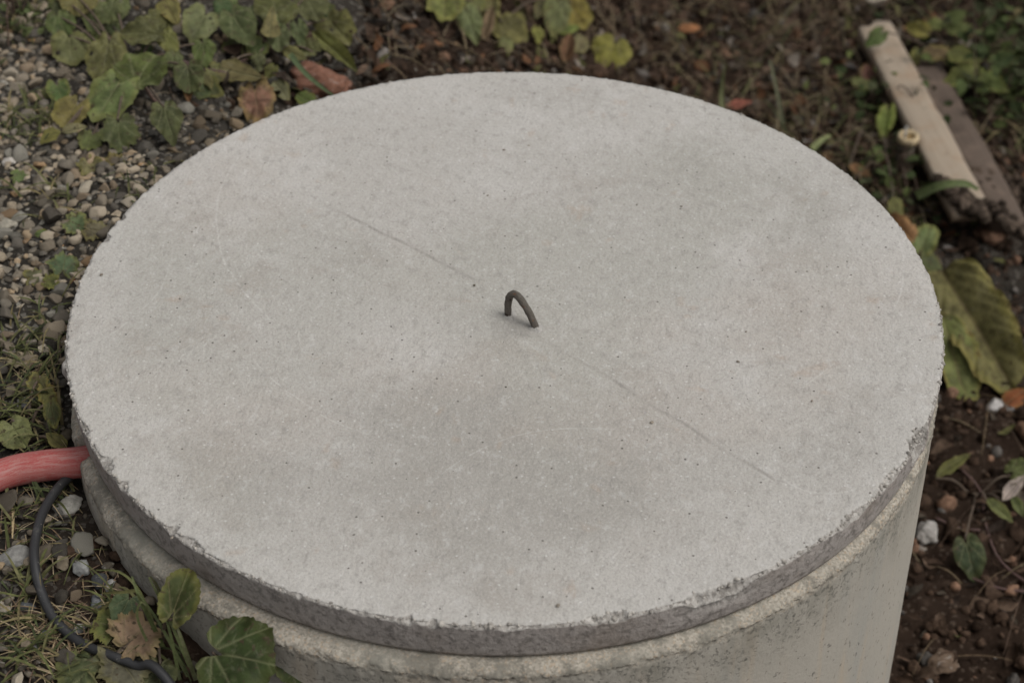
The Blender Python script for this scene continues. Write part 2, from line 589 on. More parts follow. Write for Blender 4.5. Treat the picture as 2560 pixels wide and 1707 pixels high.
def mat_rebar():
    s = NT('dull_steel')
    p = s.coord()
    c = s.mix(s.noise(p, 160, 5, 0.7), (0.038, 0.030, 0.024), (0.19, 0.168, 0.142))
    c = s.mix(s.ramp(s.noise(p, 110, 3), 0.62, 0.70), c, (0.035, 0.022, 0.015))
    c = s.mix(s.ramp(s.noise(s.mapping(p, loc=(1, 2, 3)), 90, 3), 0.56, 0.68, 0, 0.75), c, (0.17, 0.075, 0.03))
    return s.done(c, 0.7, s.bump(s.noise(p, 420, 4, 0.75), 0.9, 0.003), 0.3)


def mat_wood(name, a, b, d):
    s = NT(name)
    p = s.coord()
    g = s.noise(s.mapping(p, (1, 0.05, 1)), 120, 5, 0.6, 0.3)
    c = s.mix(g, a, b)
    c = s.mix(s.ramp(s.noise(p, 16, 5, 0.7), 0.45, 0.7, 0, 0.7), c, d)
    c = s.mix(s.ramp(s.noise(s.mapping(p, loc=(3, 0, 0)), 45, 4, 0.7), 0.60, 0.70, 0, 0.6), c, (0.10, 0.085, 0.06))
    return s.done(c, 0.85, s.bump(g, 0.6, 0.002), 0.2)


_pl = lambda x, y: at(x, y, 0.0)[:2]


def _arc(a, b, c, w):
    """circle through three photo pixels of the lid top -> arc tuple"""
    (x1, y1), (x2, y2), (x3, y3) = _pl(*a), _pl(*b), _pl(*c)
    A = np.array([[x2 - x1, y2 - y1], [x3 - x1, y3 - y1]])
    B = 0.5 * np.array([x2 ** 2 - x1 ** 2 + y2 ** 2 - y1 ** 2, x3 ** 2 - x1 ** 2 + y3 ** 2 - y1 ** 2])
    q = np.linalg.solve(A, B)
    r = math.hypot(x1 - q[0], y1 - q[1])
    m = max(math.hypot(x1 - x2, y1 - y2), math.hypot(x3 - x2, y3 - y2))
    return (q[0], q[1], r, x2, y2, m * 1.15, w)


ARCS = [_arc((590, 400), (545, 590), (720, 830), 0.0022), _arc((250, 850), (370, 760), (415, 690), 0.0022),
        _arc((2245, 600), (2258, 690), (2225, 790), 0.0020), _arc((1960, 1200), (2060, 1233), (2180, 1190), 0.0022),
        _arc((330, 490), (450, 500), (560, 530), 0.0018), _arc((1100, 1190), (1300, 1085), (1560, 1075), 0.0020),
        _arc((640, 900), (760, 1010), (900, 1080), 0.0016), _arc((1900, 1020), (2060, 930), (2140, 830), 0.0016)]
_s0, _s1, _s2, _s3 = _pl(790, 500), _pl(1240, 725), _pl(1330, 830), _pl(1990, 1235)
SEAMS = [(*_s0, *_s1, 0.0046), (*_s2, *_s3, 0.0046)]

M_LID, M_LIDSIDE, M_RING, M_GROUND = mat_lid_top(), mat_lid_side(), mat_ring(), mat_ground()
M_STONE, M_GRAVEL = mat_stone('stone', 'obj'), mat_stone('gravel', 'col')
M_LEAF, M_STEM = mat_leaf(), mat_objcol('stem', 0.6, 200)
M_CLOD = mat_col('clod', 0.95, 160, 0.0025, 0.04)
M_LITTER, M_BLADE = mat_col('litter', 0.8, 130, 0.001, 0.08), mat_col('grass', 0.7, 90, 0.0005, 0.12)
M_HOSE, M_CABLE, M_REBAR = mat_hose(), mat_cable(), mat_rebar()

# ------------------------------------------------------------------ ground
def axis_steps(a, b, step, far):
    mid = np.arange(a, b + 1e-6, step)
    g = step * 1.35 ** np.arange(1, 40)
    g = np.cumsum(g)
    g = g[g < far]
    return np.r_[a - g[::-1], mid, b + g]


gx, gy = axis_steps(-1.25, 1.6, 0.010, 60), axis_steps(-1.0, 2.5, 0.010, 60)
GX, GY = np.meshgrid(gx, gy, indexing='ij')
GZ = ground_z(GX, GY)
gp = np.c_[GX.ravel(), GY.ravel()]
rough = sstep(gp[:, 0], -0.6, 0.2)
inner = (np.abs(gp[:, 0]) < 3) & (np.abs(gp[:, 1]) < 4)
GZ = GZ + ((0.006 + 0.016 * rough) * fbm(gp * 26, 11, 4, 0.75) * inner).reshape(GX.shape)
grey = np.clip(1.15 - 2.2 * sstep(gp[:, 0] - 0.22 * gp[:, 1], -0.62, -0.1) + 0.5 * fbm(gp * 6, 21, 3), 0, 1)
grey = np.maximum(grey, 0.8 * sstep(0.35 - np.hypot(gp[:, 0] - 0.95, gp[:, 1] - 0.95), 0, 0.3))
ground = obj('ground', mesh_from('ground', np.c_[gp, GZ.ravel()], grid_faces(len(gx), len(gy)), attrs={'grey': grey}), M_GROUND)
tag(ground, kind='structure')

# ------------------------------------------------------------------ ring
RC, RR, RT = np.array([-0.0128, -0.004]), 0.562, -0.0525


def ring_r(th):
    """the casting is not quite round: tighter on the left and at the back"""
    d = np.degrees(np.asarray(th)) % 360
    return np.interp(d, [0, 60, 110, 180, 195, 207, 222, 240, 360], [RR, 0.552, 0.540, 0.536, 0.541, 0.549, 0.557, RR, RR])


HOSE_ANG = math.atan2(-0.2065 - RC[1], -0.51 - RC[0])


def build_ring():
    na = 1800
    th = np.linspace(0, 2 * math.pi, na, endpoint=False)
    zs = np.r_[-0.064 - 0.0005 * np.arange(0, 10) ** 1.75, np.linspace(-0.10, -0.2, 22), np.linspace(-0.225, -0.95, 26)]
    prof = [(-0.075, -0.60, 0), (-0.075, RT, 0.4)]
    for r in np.linspace(-0.07, -0.019, 9):
        prof.append((r, RT, 1))
    for k in range(1, 11):
        a = k / 10 * math.pi / 2
        prof.append((-0.017 + 0.017 * math.sin(a), RT - 0.0115 * (1 - math.cos(a)), 1))
    for z in zs:
        prof.append((0, z, 0))
    prof = np.array(prof)
    nr = len(prof)
    T, Rr = np.meshgrid(th, prof[:, 0], indexing='xy')
    Zz = np.repeat(prof[:, 1][:, None], na, 1)
    lip0 = np.repeat(prof[:, 2][:, None], na, 1)
    q = np.stack([np.cos(T) * 0.562, np.sin(T) * 0.562, Zz], -1).reshape(-1, 3)
    big = fbm(q * 30, 31, 4, 0.6).reshape(nr, na)
    fine = fbm(q * 130, 37, 4, 0.7).reshape(nr, na)
    lw = 1 - sstep(-Zz, 0.062, 0.085)                       # rough near the top
    edgen = fbm(np.c_[np.cos(th) * 9, np.sin(th) * 9], 41, 5, 0.6)
    lipline = 0.071 + 0.009 * edgen
    lip = np.maximum(lip0, 1 - sstep(-Zz, lipline - 0.003, lipline + 0.002))
    Rd = Rr + lw * (0.0032 * big + 0.0036 * fine) + (1 - lw) * 0.0007 * big
    Rd -= lw * 0.004 * np.maximum(0, edgen)[None]
    Zd = Zz - lip0 * (0.0012 + 0.0016 * np.abs(fine) + 0.0012 * np.abs(big))
    d = np.abs((T - HOSE_ANG + math.pi) % (2 * math.pi) - math.pi) * 0.56
    notch = 1 - sstep(d + 0.004 * fine, 0.021, 0.027)
    Zd = np.where(Zd > -0.5, np.minimum(Zd, -0.099 * notch + (1 - notch) * 9), Zd)
    Rad = ring_r(T) + Rd
    V = np.stack([RC[0] + Rad * np.cos(T), RC[1] + Rad * np.sin(T), Zd], -1).reshape(-1, 3)
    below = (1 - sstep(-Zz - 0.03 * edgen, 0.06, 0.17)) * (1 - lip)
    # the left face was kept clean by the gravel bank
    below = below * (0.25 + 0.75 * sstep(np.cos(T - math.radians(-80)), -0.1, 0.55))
    Fq = grid_faces(nr, na, True)
    return mesh_from('ring_wall', V, Fq, attrs={'lip': lip.ravel(), 'below': below.ravel()})


ring = thing('concrete_ring', (RC[0], RC[1], -0.95), 'pale concrete well ring standing in the soil under the round lid', 'well ring')
w = obj('wall', build_ring(), M_RING, ring, (-RC[0], -RC[1], 0.95))

# ------------------------------------------------------------------ lid
LR, LT = 0.55, 0.0494


def build_lid():
    na = 2160
    th = np.linspace(0, 2 * math.pi, na, endpoint=False)
    c2 = np.c_[np.cos(th), np.sin(th)]
    front = sstep(-c2[:, 1], -0.15, 0.5)
    e1 = fbm(c2 * 14, 51, 5, 0.65)
    e2 = fbm(c2 * 60, 57, 4, 0.7)
    e3 = vnoise(c2 * 170, 59)
    chip = 0.0011 + (0.0015 + 0.0035 * front) * np.clip(e1 + 0.15, 0, 1) + (0.0012 + 0.003 * front) * np.clip(e2, 0, 1) + 0.0008 * np.clip(e3, 0, 1)
    drop = 0.7 * chip + 0.0006
    sidein = np.zeros(na)
    for (px, py, half, dep, dr) in [(2325, 1105, 0.030, 0.012, 0.030), (2215, 1190, 0.026, 0.008, 0.004), (2130, 1290, 0.03, 0.004, 0.004),
                                    (1535, 1530, 0.018, 0.010, 0.004), (1480, 1540, 0.010, 0.008, 0.003), (1800, 1480, 0.05, 0.005, 0.012),
                                    (1020, 1545, 0.010, 0.007, 0.004), (1080, 1552, 0.007, 0.008, 0.004), (425, 1325, 0.010, 0.011, 0.004),
                                    (258, 1160, 0.018, 0.010, 0.004), (470, 1362, 0.022, 0.009, 0.004), (300, 1215, 0.01, 0.008, 0.003),
                                    (205, 1075, 0.012, 0.008, 0.003), (310, 545, 0.010, 0.008, 0.003), (265, 595, 0.008, 0.008, 0.003)]:
        q = at(px, py, 0)
        a0 = math.atan2(q[1], q[0])
        d = np.abs((th - a0 + math.pi) % (2 * math.pi) - math.pi) * LR
        wgt = 1 - sstep(d + 0.008 * e2, half * 0.45, half)
        chip = chip + wgt * dep * (0.75 + 0.5 * e2 + 0.25 * e3)
        drop = drop + wgt * dr
    # a bulge of mortar on the left rim
    bulge = np.zeros(na)
    for (px, py, half, b) in [(155, 905, 0.012, 0.007), (160, 860, 0.02, 0.003), (2345, 1075, 0.012, 0.004)]:
        q = at(px, py, 0)
        a0 = math.atan2(q[1], q[0])
        d = np.abs((th - a0 + math.pi) % (2 * math.pi) - math.pi) * LR
        bulge += b * (1 - sstep(d, half * 0.3, half))
    silh = 0.0012 * e1 + 0.0008 * e2
    rag = 0.0016 * fbm(c2 * 40, 63, 4, 0.65) + 0.0012 * fbm(c2 * 9, 67, 3)
    rows_r, rows_z, rows_c, rows_s = [], [], [], []

    def row(r, z, c, s):
        rows_r.append(np.broadcast_to(r, na).copy())
        rows_z.append(np.broadcast_to(z, na).copy())
        rows_c.append(np.broadcast_to(c, na).copy())
        rows_s.append(np.broadcast_to(s, na).copy())
    Ro = LR + silh
    for t in np.linspace(0.002, 1, 64) ** 0.8:
        row(t * (LR - 0.034), 0, 0, 0)
    for t in np.linspace(0, 1, 9)[1:]:
        row((LR - 0.034) * (1 - t) + t * (Ro - chip), -0.0004 * t * t, 0, 0)
    for t in np.linspace(0, 1, 7)[1:]:
        row((Ro - chip) + chip * t, -drop * (t ** 0.55), 1, 0)
    for t in np.linspace(0, 1, 17)[1:]:
        row(Ro * (1 - t) + LR * t - 0.003 * t * t + bulge * math.exp(-((t - 0.25) / 0.3) ** 2), -drop * (1 - t) - (LT - 0.003 + rag) * t, 0, 1)
    row(LR - 0.0038, -LT + rag * 0.3 - 0.0, 0, 1)
    for t in (0.95, 0.9, 0.8, 0.4, 0.01):
        row(LR * t, -LT, 0, 1)
    Rr, Zz, Cc, Ss = map(np.array, (rows_r, rows_z, rows_c, rows_s))
    nr = len(Rr)
    X, Y = Rr * np.cos(th), Rr * np.sin(th)
    q = np.stack([X, Y, Zz], -1).reshape(-1, 3)
    nf = fbm(q * 170, 71, 3, 0.7).reshape(nr, na)
    nm = fbm(q * 45, 73, 4, 0.6).reshape(nr, na)
    top = (Cc + Ss == 0)
    Zz = Zz + top * (0.0007 * vnoise(q * 9, 77).reshape(nr, na) + 0.0003 * nm) * sstep(LR - Rr, 0.0, 0.02)
    Zz = Zz + Cc * 0.0018 * nf
    Rr2 = Rr + (Cc * 0.0016 * nf + Ss * (Zz > -LT + 0.0005) * (0.0011 * nm + 0.0004 * nf))
    # the crumbling patch on the near right side
    q0 = at(1800, 1500, -0.015)
    ang0 = math.atan2(q0[1], q0[0])
    d = np.abs((th - ang0 + math.pi) % (2 * math.pi) - math.pi) * LR
    crumb = (1 - sstep(d, 0.03, 0.075))[None] * (1 - sstep(-Zz, 0.016, 0.034)) * Ss
    crumb = np.clip(crumb * (0.7 + nm * 1.2), 0, 1)
    Rr2 -= crumb * (0.002 + 0.004 * np.abs(nf))
    V = np.stack([Rr2 * np.cos(th), Rr2 * np.sin(th), Zz], -1).reshape(-1, 3)
    # soften the change to the broken rim
    Cc = np.maximum(Cc, crumb)
    fl = [grid_faces(nr, na, True), np.arange(na)[::-1][None]]
    # broad tones of the cement: warm and cool clouds, laitance, brown smudges
    w2 = V[:, :2]

    def lay(c, m, col):
        return c * (1 - m[:, None]) + np.array(col) * m[:, None]
    c = lay(np.tile((0.350, 0.336, 0.312), (len(V), 1)), sstep(fbm(w2 * 3.2, 81, 4), -0.3, 0.3), (0.435, 0.420, 0.397))
    c = lay(c, 0.26 * sstep(fbm(w2 * 5 + 3, 83, 4, 0.6) - 0.25 * w2[:, 0], 0.0, 0.45), (0.435, 0.392, 0.352))
    c = lay(c, 0.6 * sstep(fbm(w2 * 2.6 + 7, 85, 3), -0.05, 0.4), (0.372, 0.366, 0.334))
    c = lay(c, 0.55 * sstep(fbm(w2 * 7.5 + 5, 87, 5, 0.7), 0.05, 0.5), (0.50, 0.487, 0.47))
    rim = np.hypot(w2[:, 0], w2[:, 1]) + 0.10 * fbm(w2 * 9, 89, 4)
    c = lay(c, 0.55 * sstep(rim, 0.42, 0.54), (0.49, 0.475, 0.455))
    c = lay(c, 0.20 * sstep(fbm(w2 * 12 + 1, 91, 5, 0.7), 0.18, 0.5), (0.265, 0.228, 0.19))
    c = lay(c, 0.22 * sstep(fbm(w2 * 30 + 9, 93, 3, 0.7), 0.5, 0.7), (0.36, 0.24, 0.15))
    c = c * [0.94, 0.928, 0.905]
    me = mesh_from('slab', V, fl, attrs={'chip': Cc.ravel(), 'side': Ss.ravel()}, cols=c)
    flag = (Cc + Ss).ravel() > 0
    mi = np.r_[flag[fl[0]].any(1), True].astype(np.int32)
    me.materials.append(M_LID)
    me.materials.append(M_LIDSIDE)
    me.polygons.foreach_set('material_index', mi)
    return me, th, chip, front


lid = thing('well_cover', (0, 0, -LT), 'round pale grey concrete lid with chipped rim and bent steel loop', 'lid')
slab_me, TH, CHIP, FRONT = build_lid()
slab = obj('slab', slab_me, M_LID, lid, (0, 0, LT))
loop_path = spline([(.0065, -.0265, -.02), (.0038, -.0265, .004), (.0045, -.0265, .020), (.0062, -.0275, .0325), (.0125, -.031, .0385),
                    (.0200, -.0360, .034), (.0280, -.0425, .0235), (.0355, -.0485, .010), (.0390, -.0510, -.004), (.0395, -.0515, -.02)], 60)
loop = obj('lifting_loop', tube_mesh('lifting_loop', loop_path, 0.0046, 14, 0.3, 5), M_REBAR, lid, (0, 0, LT))
for fx_, fy_, sd_ in ((.0062, -.0265, 3), (.0388, -.0510, 9)):
    tt, rr_ = np.meshgrid(np.linspace(0, 2 * math.pi, 40, endpoint=False), np.linspace(0, 1, 9), indexing='xy')
    wob = 1 + 0.35 * fbm(np.c_[np.cos(tt).ravel() * 2 + sd_, np.sin(tt).ravel() * 2], sd_, 3).reshape(tt.shape)
    rad_ = 0.0125 * rr_ * wob
    hh = 0.0042 * (1 - rr_ ** 1.4) * (1 + 0.5 * fbm(np.c_[(rad_ * np.cos(tt)).ravel() * 300 + sd_, (rad_ * np.sin(tt)).ravel() * 300], sd_ + 1, 3).reshape(tt.shape)) - 0.0012 * rr_
    cv = np.stack([fx_ + rad_ * np.cos(tt), fy_ + rad_ * np.sin(tt), hh], -1).reshape(-1, 3)
    obj('mortar_collar', mesh_from('mortar_collar', cv, grid_faces(9, 40, True), cols=np.tile((0.36, 0.345, 0.32), (360, 1))), M_LID, lid, (0, 0, LT))
loop['label'] = 'bent steel bar loop cast into the lid'

# ------------------------------------------------------------------ stones
def ico(sub):
    bm_v = [(-1, 1.618, 0), (1, 1.618, 0), (-1, -1.618, 0), (1, -1.618, 0), (0, -1, 1.618), (0, 1, 1.618), (0, -1, -1.618), (0, 1, -1.618),
            (1.618, 0, -1), (1.618, 0, 1), (-1.618, 0, -1), (-1.618, 0, 1)]
    V = [np.array(v) / np.linalg.norm(v) for v in bm_v]
    Fc = [(0, 11, 5), (0, 5, 1), (0, 1, 7), (0, 7, 10), (0, 10, 11), (1, 5, 9), (5, 11, 4), (11, 10, 2), (10, 7, 6), (7, 1, 8),
          (3, 9, 4), (3, 4, 2), (3, 2, 6), (3, 6, 8), (3, 8, 9), (4, 9, 5), (2, 4, 11), (6, 2, 10), (8, 6, 7), (9, 8, 1)]
    for _ in range(sub):
        cache, nf = {}, []

        def mid(a, b):
            k = (min(a, b), max(a, b))
            if k not in cache:
                m = V[a] + V[b]
                V.append(m / np.linalg.norm(m))
                cache[k] = len(V) - 1
            return cache[k]
        for a, b, c in Fc:
            x, y, z = mid(a, b), mid(b, c), mid(c, a)
            nf += [(a, x, z), (b, y, x), (c, z, y), (x, y, z)]
        Fc = nf
    return np.array(V), np.array(Fc, np.int32)


ICO = {k: ico(k) for k in (1, 2, 3)}


def stone_shape(sub, seed, cuts=9, ax=(1, 0.78, 0.58), bumpy=0.10, lo=0.55, hi=0.9):
    r = np.random.default_rng(seed)
    V, Fc = ICO[sub]
    V = V.copy()
    for _ in range(cuts):
        n = r.normal(size=3)
        n /= np.linalg.norm(n)
        d = r.uniform(lo, hi)
        ov = np.maximum(0, V @ n - d)
        V -= ov[:, None] * n * 0.92
    V *= (1 + bumpy * fbm(V * 2.2 + seed, seed % 97, 3))[:, None]
    V /= np.abs(V).max(0)
    return V * np.array(ax), Fc


def rotm(r):
    q = r.normal(size=4)
    q /= np.linalg.norm(q)
    w, x, y, z = q
    return np.array([[1 - 2 * (y * y + z * z), 2 * (x * y - z * w), 2 * (x * z + y * w)],
                     [2 * (x * y + z * w), 1 - 2 * (x * x + z * z), 2 * (y * z - x * w)],
                     [2 * (x * z - y * w), 2 * (y * z + x * w), 1 - 2 * (x * x + y * y)]])


def rot_flat(r, tilt):
    """random heading with a modest tilt"""
    a, b, c = r.uniform(0, 2 * math.pi), r.normal() * tilt, r.normal() * tilt
    Rz = np.array([[math.cos(a), -math.sin(a), 0], [math.sin(a), math.cos(a), 0], [0, 0, 1]])
    Rx = np.array([[1, 0, 0], [0, math.cos(b), -math.sin(b)], [0, math.sin(b), math.cos(b)]])
    Ry = np.array([[math.cos(c), 0, math.sin(c)], [0, 1, 0], [-math.sin(c), 0, math.cos(c)]])
    return Rz @ Rx @ Ry


PAL = np.array([(0.31, 0.275, 0.23), (0.36, 0.325, 0.28), (0.21, 0.193, 0.168), (0.25, 0.22, 0.18), (0.145, 0.137, 0.125), (0.07, 0.068, 0.066),
                (0.29, 0.23, 0.165), (0.32, 0.215, 0.125), (0.20, 0.205, 0.20), (0.40, 0.375, 0.335), (0.105, 0.098, 0.09), (0.19, 0.152, 0.115)])
PALW = np.array([14, 9, 14, 14, 11, 8, 8, 3, 7, 5, 7, 8.0])
PALW /= PALW.sum()
PAL = PAL * [1.0, 0.93, 0.80]


def in_ring(x, y, m=0.0):
    dx, dy = np.asarray(x) - RC[0], np.asarray(y) - RC[1]
    return np.hypot(dx, dy) < ring_r(np.arctan2(dy, dx)) + m


def gravel_density(p):
    """(density, darkness) of gravel at world points, laid out from what the photo shows"""
    q = pix(p)
    px, py = q[:, 0], q[:, 1]
    edge = np.interp(py, [-500, 0, 130, 300, 430, 520, 900, 2000], [120, 190, 250, 380, 460, 420, 330, 330])
    d = 1 - sstep(px, edge - 70, edge + 40)
    dark = np.maximum(sstep(px, edge - 110, edge + 10), 0.25)
    lower = sstep(py, 830, 930)
    d = d * (1 - lower) + lower * 0.16
    mixed = (1 - sstep(px, 520, 760)) * sstep(px, edge - 60, edge) * (1 - lower) * 0.55
    d = np.maximum(d, mixed)
    dark = np.maximum(dark, lower * 0.9)
    d = np.maximum(d, 0.05 * (px < 900))
    return d, dark


gravel_bed_pts = []
cell = {}
bedr = np.random.default_rng(101)
cand = np.c_[bedr.uniform(-1.15, 0.15, 26000), bedr.uniform(-0.75, 1.35, 26000)]
cz = ground_z(cand[:, 0], cand[:, 1])
dens, darkn = gravel_density(np.c_[cand, cz])
keep = (bedr.uniform(size=len(cand)) < dens) & ~in_ring(cand[:, 0], cand[:, 1], 0.004)
for i in np.nonzero(keep)[0]:
    x, y = cand[i]
    a = float(np.clip(bedr.lognormal(math.log(0.0097), 0.36), 0.005, 0.021))
    if darkn[i] > 0.6 and bedr.uniform() < 0.6:
        a *= 0.7
    ix, iy = math.floor(x / 0.024), math.floor(y / 0.024)
    ok = True
    for dx in (-1, 0, 1):
        for dy in (-1, 0, 1):
            for (X, Y, A) in cell.get((ix + dx, iy + dy), ()):
                if (X - x) ** 2 + (Y - y) ** 2 < ((A + a) * 0.50) ** 2:
                    ok = False
    if ok:
        cell.setdefault((ix, iy), []).append((x, y, a))
        gravel_bed_pts.append((x, y, cz[i], a, darkn[i]))
gravel_bed_pts = np.array(gravel_bed_pts)
SH = [stone_shape(2, 200 + k, int(8 + k % 7), (1, 0.62 + 0.25 * ((k * 7) % 10) / 10, 0.42 + 0.3 * ((k * 3) % 10) / 10), 0.14, 0.38, 0.8) for k in range(16)]
SH1 = [stone_shape(1, 300 + k, 5, (1, 0.78, 0.6)) for k in range(10)]

# the bed itself: a thin sheet of fines under the stones
bx = np.linspace(-1.2, -0.2, 80)
by = np.linspace(-0.2, 1.3, 120)
BX, BY = np.meshgrid(bx, by, indexing='ij')
bd, _ = gravel_density(np.c_[BX.ravel(), BY.ravel(), ground_z(BX, BY).ravel()])
bmask = (bd > 0.5) & ~in_ring(BX.ravel(), BY.ravel(), 0.02)
BZ = ground_z(BX, BY).ravel() + np.where(bmask, 0.008, -0.015) + 0.003 * fbm(np.c_[BX.ravel(), BY.ravel()] * 40, 5)
bf = grid_faces(80, 120)
bf = bf[bmask[bf].any(1) & ~in_ring(BX.ravel(), BY.ravel(), 0.0)[bf].any(1)]
gravel_bed = obj('gravel_bed', mesh_from('gravel_bed', np.c_[BX.ravel(), BY.ravel(), BZ], bf, attrs={'grey': np.ones(BX.size)}), M_GROUND)
tag(gravel_bed, kind='structure')


def stone_col(r, dark):
    c = PAL[r.choice(len(PAL), p=PALW)] * r.uniform(0.9, 1.3)
    if r.uniform() < dark * 0.75:
        c = c * r.uniform(0.25, 0.6)
    if dark > 0.6:
        c = c * 0.8  # dark gravel among the weeds, colour deepened for the shade between leaves
    c = c * 0.78 + np.array((0.18, 0.155, 0.125)) * (0.22 if dark <= 0.6 else 0.12)
    return c


def seen(p):
    q = pix(p)
    return (q[:, 0] > -15) & (q[:, 0] < 2575) & (q[:, 1] > -15) & (q[:, 1] < 1722)


vis = seen(gravel_bed_pts[:, :3])
order = np.argsort(-(gravel_bed_pts[:, 3] * vis))
single = set(order[:300].tolist())
stone_meshes = [mesh_from('pebble', *s) for s in SH]
for m in stone_meshes:
    m.materials.append(M_STONE)
pool = Pool()
for i, (x, y, z, a, dk) in enumerate(gravel_bed_pts):
    R = rot_flat(bedr, 0.32)
    col = stone_col(bedr, dk)
    zc = z + a * bedr.uniform(0.25, 0.7) + 0.004
    if i in single:
        o = obj('pebble', stone_meshes[bedr.integers(len(SH))], None, gravel_bed, color=(*col, 1))
        o.matrix_local = Matrix(np.r_[np.c_[R * a, [x, y, zc]], [[0, 0, 0, 1]]].tolist())
    else:
        V, Fc = SH[bedr.integers(len(SH))] if (a > 0.007 and vis[i]) else SH1[bedr.integers(len(SH1))]
        pool.add(V @ R.T * a + [x, y, zc], Fc, col)
# a second, smaller grade filling the gaps
fx = np.c_[bedr.uniform(-1.15, 0.1, 17000), bedr.uniform(-0.75, 1.3, 17000)]
fz = ground_z(fx[:, 0], fx[:, 1])
fd, fk = gravel_density(np.c_[fx, fz])
for i in np.nonzero((bedr.uniform(size=len(fx)) < np.maximum(fd * 0.5, 0.15)) & ~in_ring(fx[:, 0], fx[:, 1], 0.003))[0]:
    a = bedr.uniform(0.0022, 0.0055)
    V, Fc = SH1[bedr.integers(len(SH1))]
    pool.add(V @ rot_flat(bedr, 0.6).T * a + [fx[i, 0], fx[i, 1], fz[i] + a * 0.4 + 0.006 * fd[i]], Fc, stone_col(bedr, max(fk[i], 0.4)))
tag(obj('gravel', pool.mesh('gravel'), M_GRAVEL, gravel_bed), kind='stuff')


def rock(name, px, py, wpx, hpx, col, label, cat='stone', seed=0, sub=3, tall=0.7, cuts=10, ang=0.0, sink=0.3, lift=0.0, rough=0.12):
    """one stone seen at a photo pixel, wpx by hpx in the picture"""
    g = on_ground(px, py + hpx * 0.25)
    depth = float((_M.T @ g + _C)[2])
    k = depth / F_PX
    V, Fc = stone_shape(sub, 900 + seed, cuts, (1, 1, 1), rough)
    hz = hpx * k * tall / 2
    hy = max(hpx * k / 2 - hz * 0.5, hpx * k * 0.3) / 0.64
    V = V * [wpx * k / 2, hy, hz]
    if sub == 3:
        V += fbm(V * 160, seed, 4, 0.65)[:, None] * ICO[3][0] * min(hz, hy) * 0.14
    ca, sa = math.cos(ang), math.sin(ang)
    V = V @ np.array([[ca, sa, 0], [-sa, ca, 0], [0, 0, 1]])
    o = obj(name, mesh_from(name, V, Fc), M_STONE, loc=(g[0], g[1], g[2] + hz * (1 - 2 * sink) + hz * sink + lift), color=(*col, 1))
    return tag(o, label, cat)


rock('rusty_rock', 806, 206, 190, 120, (0.185, 0.092, 0.062), 'large rusty red porous rock touching the far left rim of the lid', 'rock', 1, tall=0.75, cuts=9, rough=0.4, ang=-0.25, sink=0.2)
rock('cube_stone', 554, 102, 46, 44, (0.36, 0.27, 0.17), 'small tan cube-shaped stone among the green leaves', 'stone', 2, tall=0.9, cuts=5)
rock('white_stone', 583, 13, 38, 22, (0.46, 0.43, 0.39), 'white oblong pebble at the top edge above the green leaves', 'stone', 3, ang=-0.5)
rock('orange_stone', 89, 106, 46, 36, (0.44, 0.28, 0.13), 'orange brown knobbly pebble in the gravel, top left', 'stone', 4, rough=0.25)
rock('blue_grey_stone', 59, 130, 44, 34, (0.27, 0.285, 0.28), 'pale blue grey pebble just below the orange knobbly one', 'stone', 5)
rock('speckled_stone', 99, 210, 46, 38, (0.13, 0.13, 0.135), 'dark speckled stone in the gravel left of the large leaf', 'stone', 6)
rock('long_orange_stone', 172, 411, 44, 22, (0.42, 0.27, 0.15), 'long orange and cream pebble lying in the gravel', 'stone', 7, ang=-0.3)
rock('pale_stone', 24, 405, 44, 46, (0.40, 0.37, 0.33), 'rounded pale stone at the left edge beside the gravel grass', 'stone', 8)
rock('slab_stone', 22, 562, 62, 52, (0.31, 0.285, 0.23), 'large flat beige stone at the left edge of the gravel', 'stone', 9, ang=-0.6)
rock('round_pale_stone', 456, 330, 28, 34, (0.30, 0.285, 0.235), 'round pale stone beside the pointed green leaf', 'stone', 10)
rock('grey_stone', 68, 1000, 66, 42, (0.24, 0.235, 0.235), 'smooth grey stone in the grass above the red hose', 'stone', 11, ang=0.4)
rock('broad_beige_stone', 40, 880, 72, 40, (0.36, 0.305, 0.25), 'broad beige stone at the lower end of the gravel', 'stone', 12)
rock('big_grey_stone', 36, 1385, 90, 66, (0.21, 0.205, 0.19), 'large grey mottled stone at the left edge beside the black cable', 'rock', 13, ang=0.2)
rock('light_block_stone', 170, 1262, 88, 62, (0.33, 0.315, 0.28), 'pale rough stone between the black cable and the ring', 'rock', 14, ang=0.5)
rock('angular_stone', 204, 1412, 48, 56, (0.24, 0.24, 0.23), 'angular grey stone inside the curve of the black cable', 'stone', 15)
rock('black_stone', 250, 1446, 40, 52, (0.062, 0.064, 0.066), 'dark stone leaning beside the concrete ring wall', 'stone', 16)
rock('triangle_stone', 280, 1462, 42, 40, (0.34, 0.33, 0.31), 'pale three-sided stone against the foot of the ring', 'stone', 17, cuts=6)
rock('split_stone', 245, 1500, 46, 46, (0.15, 0.155, 0.16), 'slate grey stone with pale face right of the angular one', 'stone', 18)
rock('tan_corner_stone', 14, 1512, 46, 50, (0.30, 0.265, 0.21), 'tan stone cut by the left edge below the big grey stone', 'stone', 19)
rock('slate_stone', 66, 1512, 50, 30, (0.085, 0.09, 0.095), 'dark slate pebble left of the lower cable', 'stone', 20)
rock('quartz_stone', 116, 1580, 40, 30, (0.15, 0.155, 0.16), 'blue grey stone below the cable with pale veins', 'stone', 21)
rock('lower_stone', 86, 1610, 34, 32, (0.19, 0.19, 0.185), 'grey stone at the lower left in the dry grass', 'stone', 22)
rock('inner_grey_stone', 197, 1568, 42, 28, (0.29, 0.285, 0.265), 'pale grey pebble touching the cable bend', 'stone', 23)
rock('white_chip', 2494, 1012, 80, 50, (0.44, 0.42, 0.40), 'white triangular rock on the brown soil right of the lid', 'rock', 24, cuts=6)
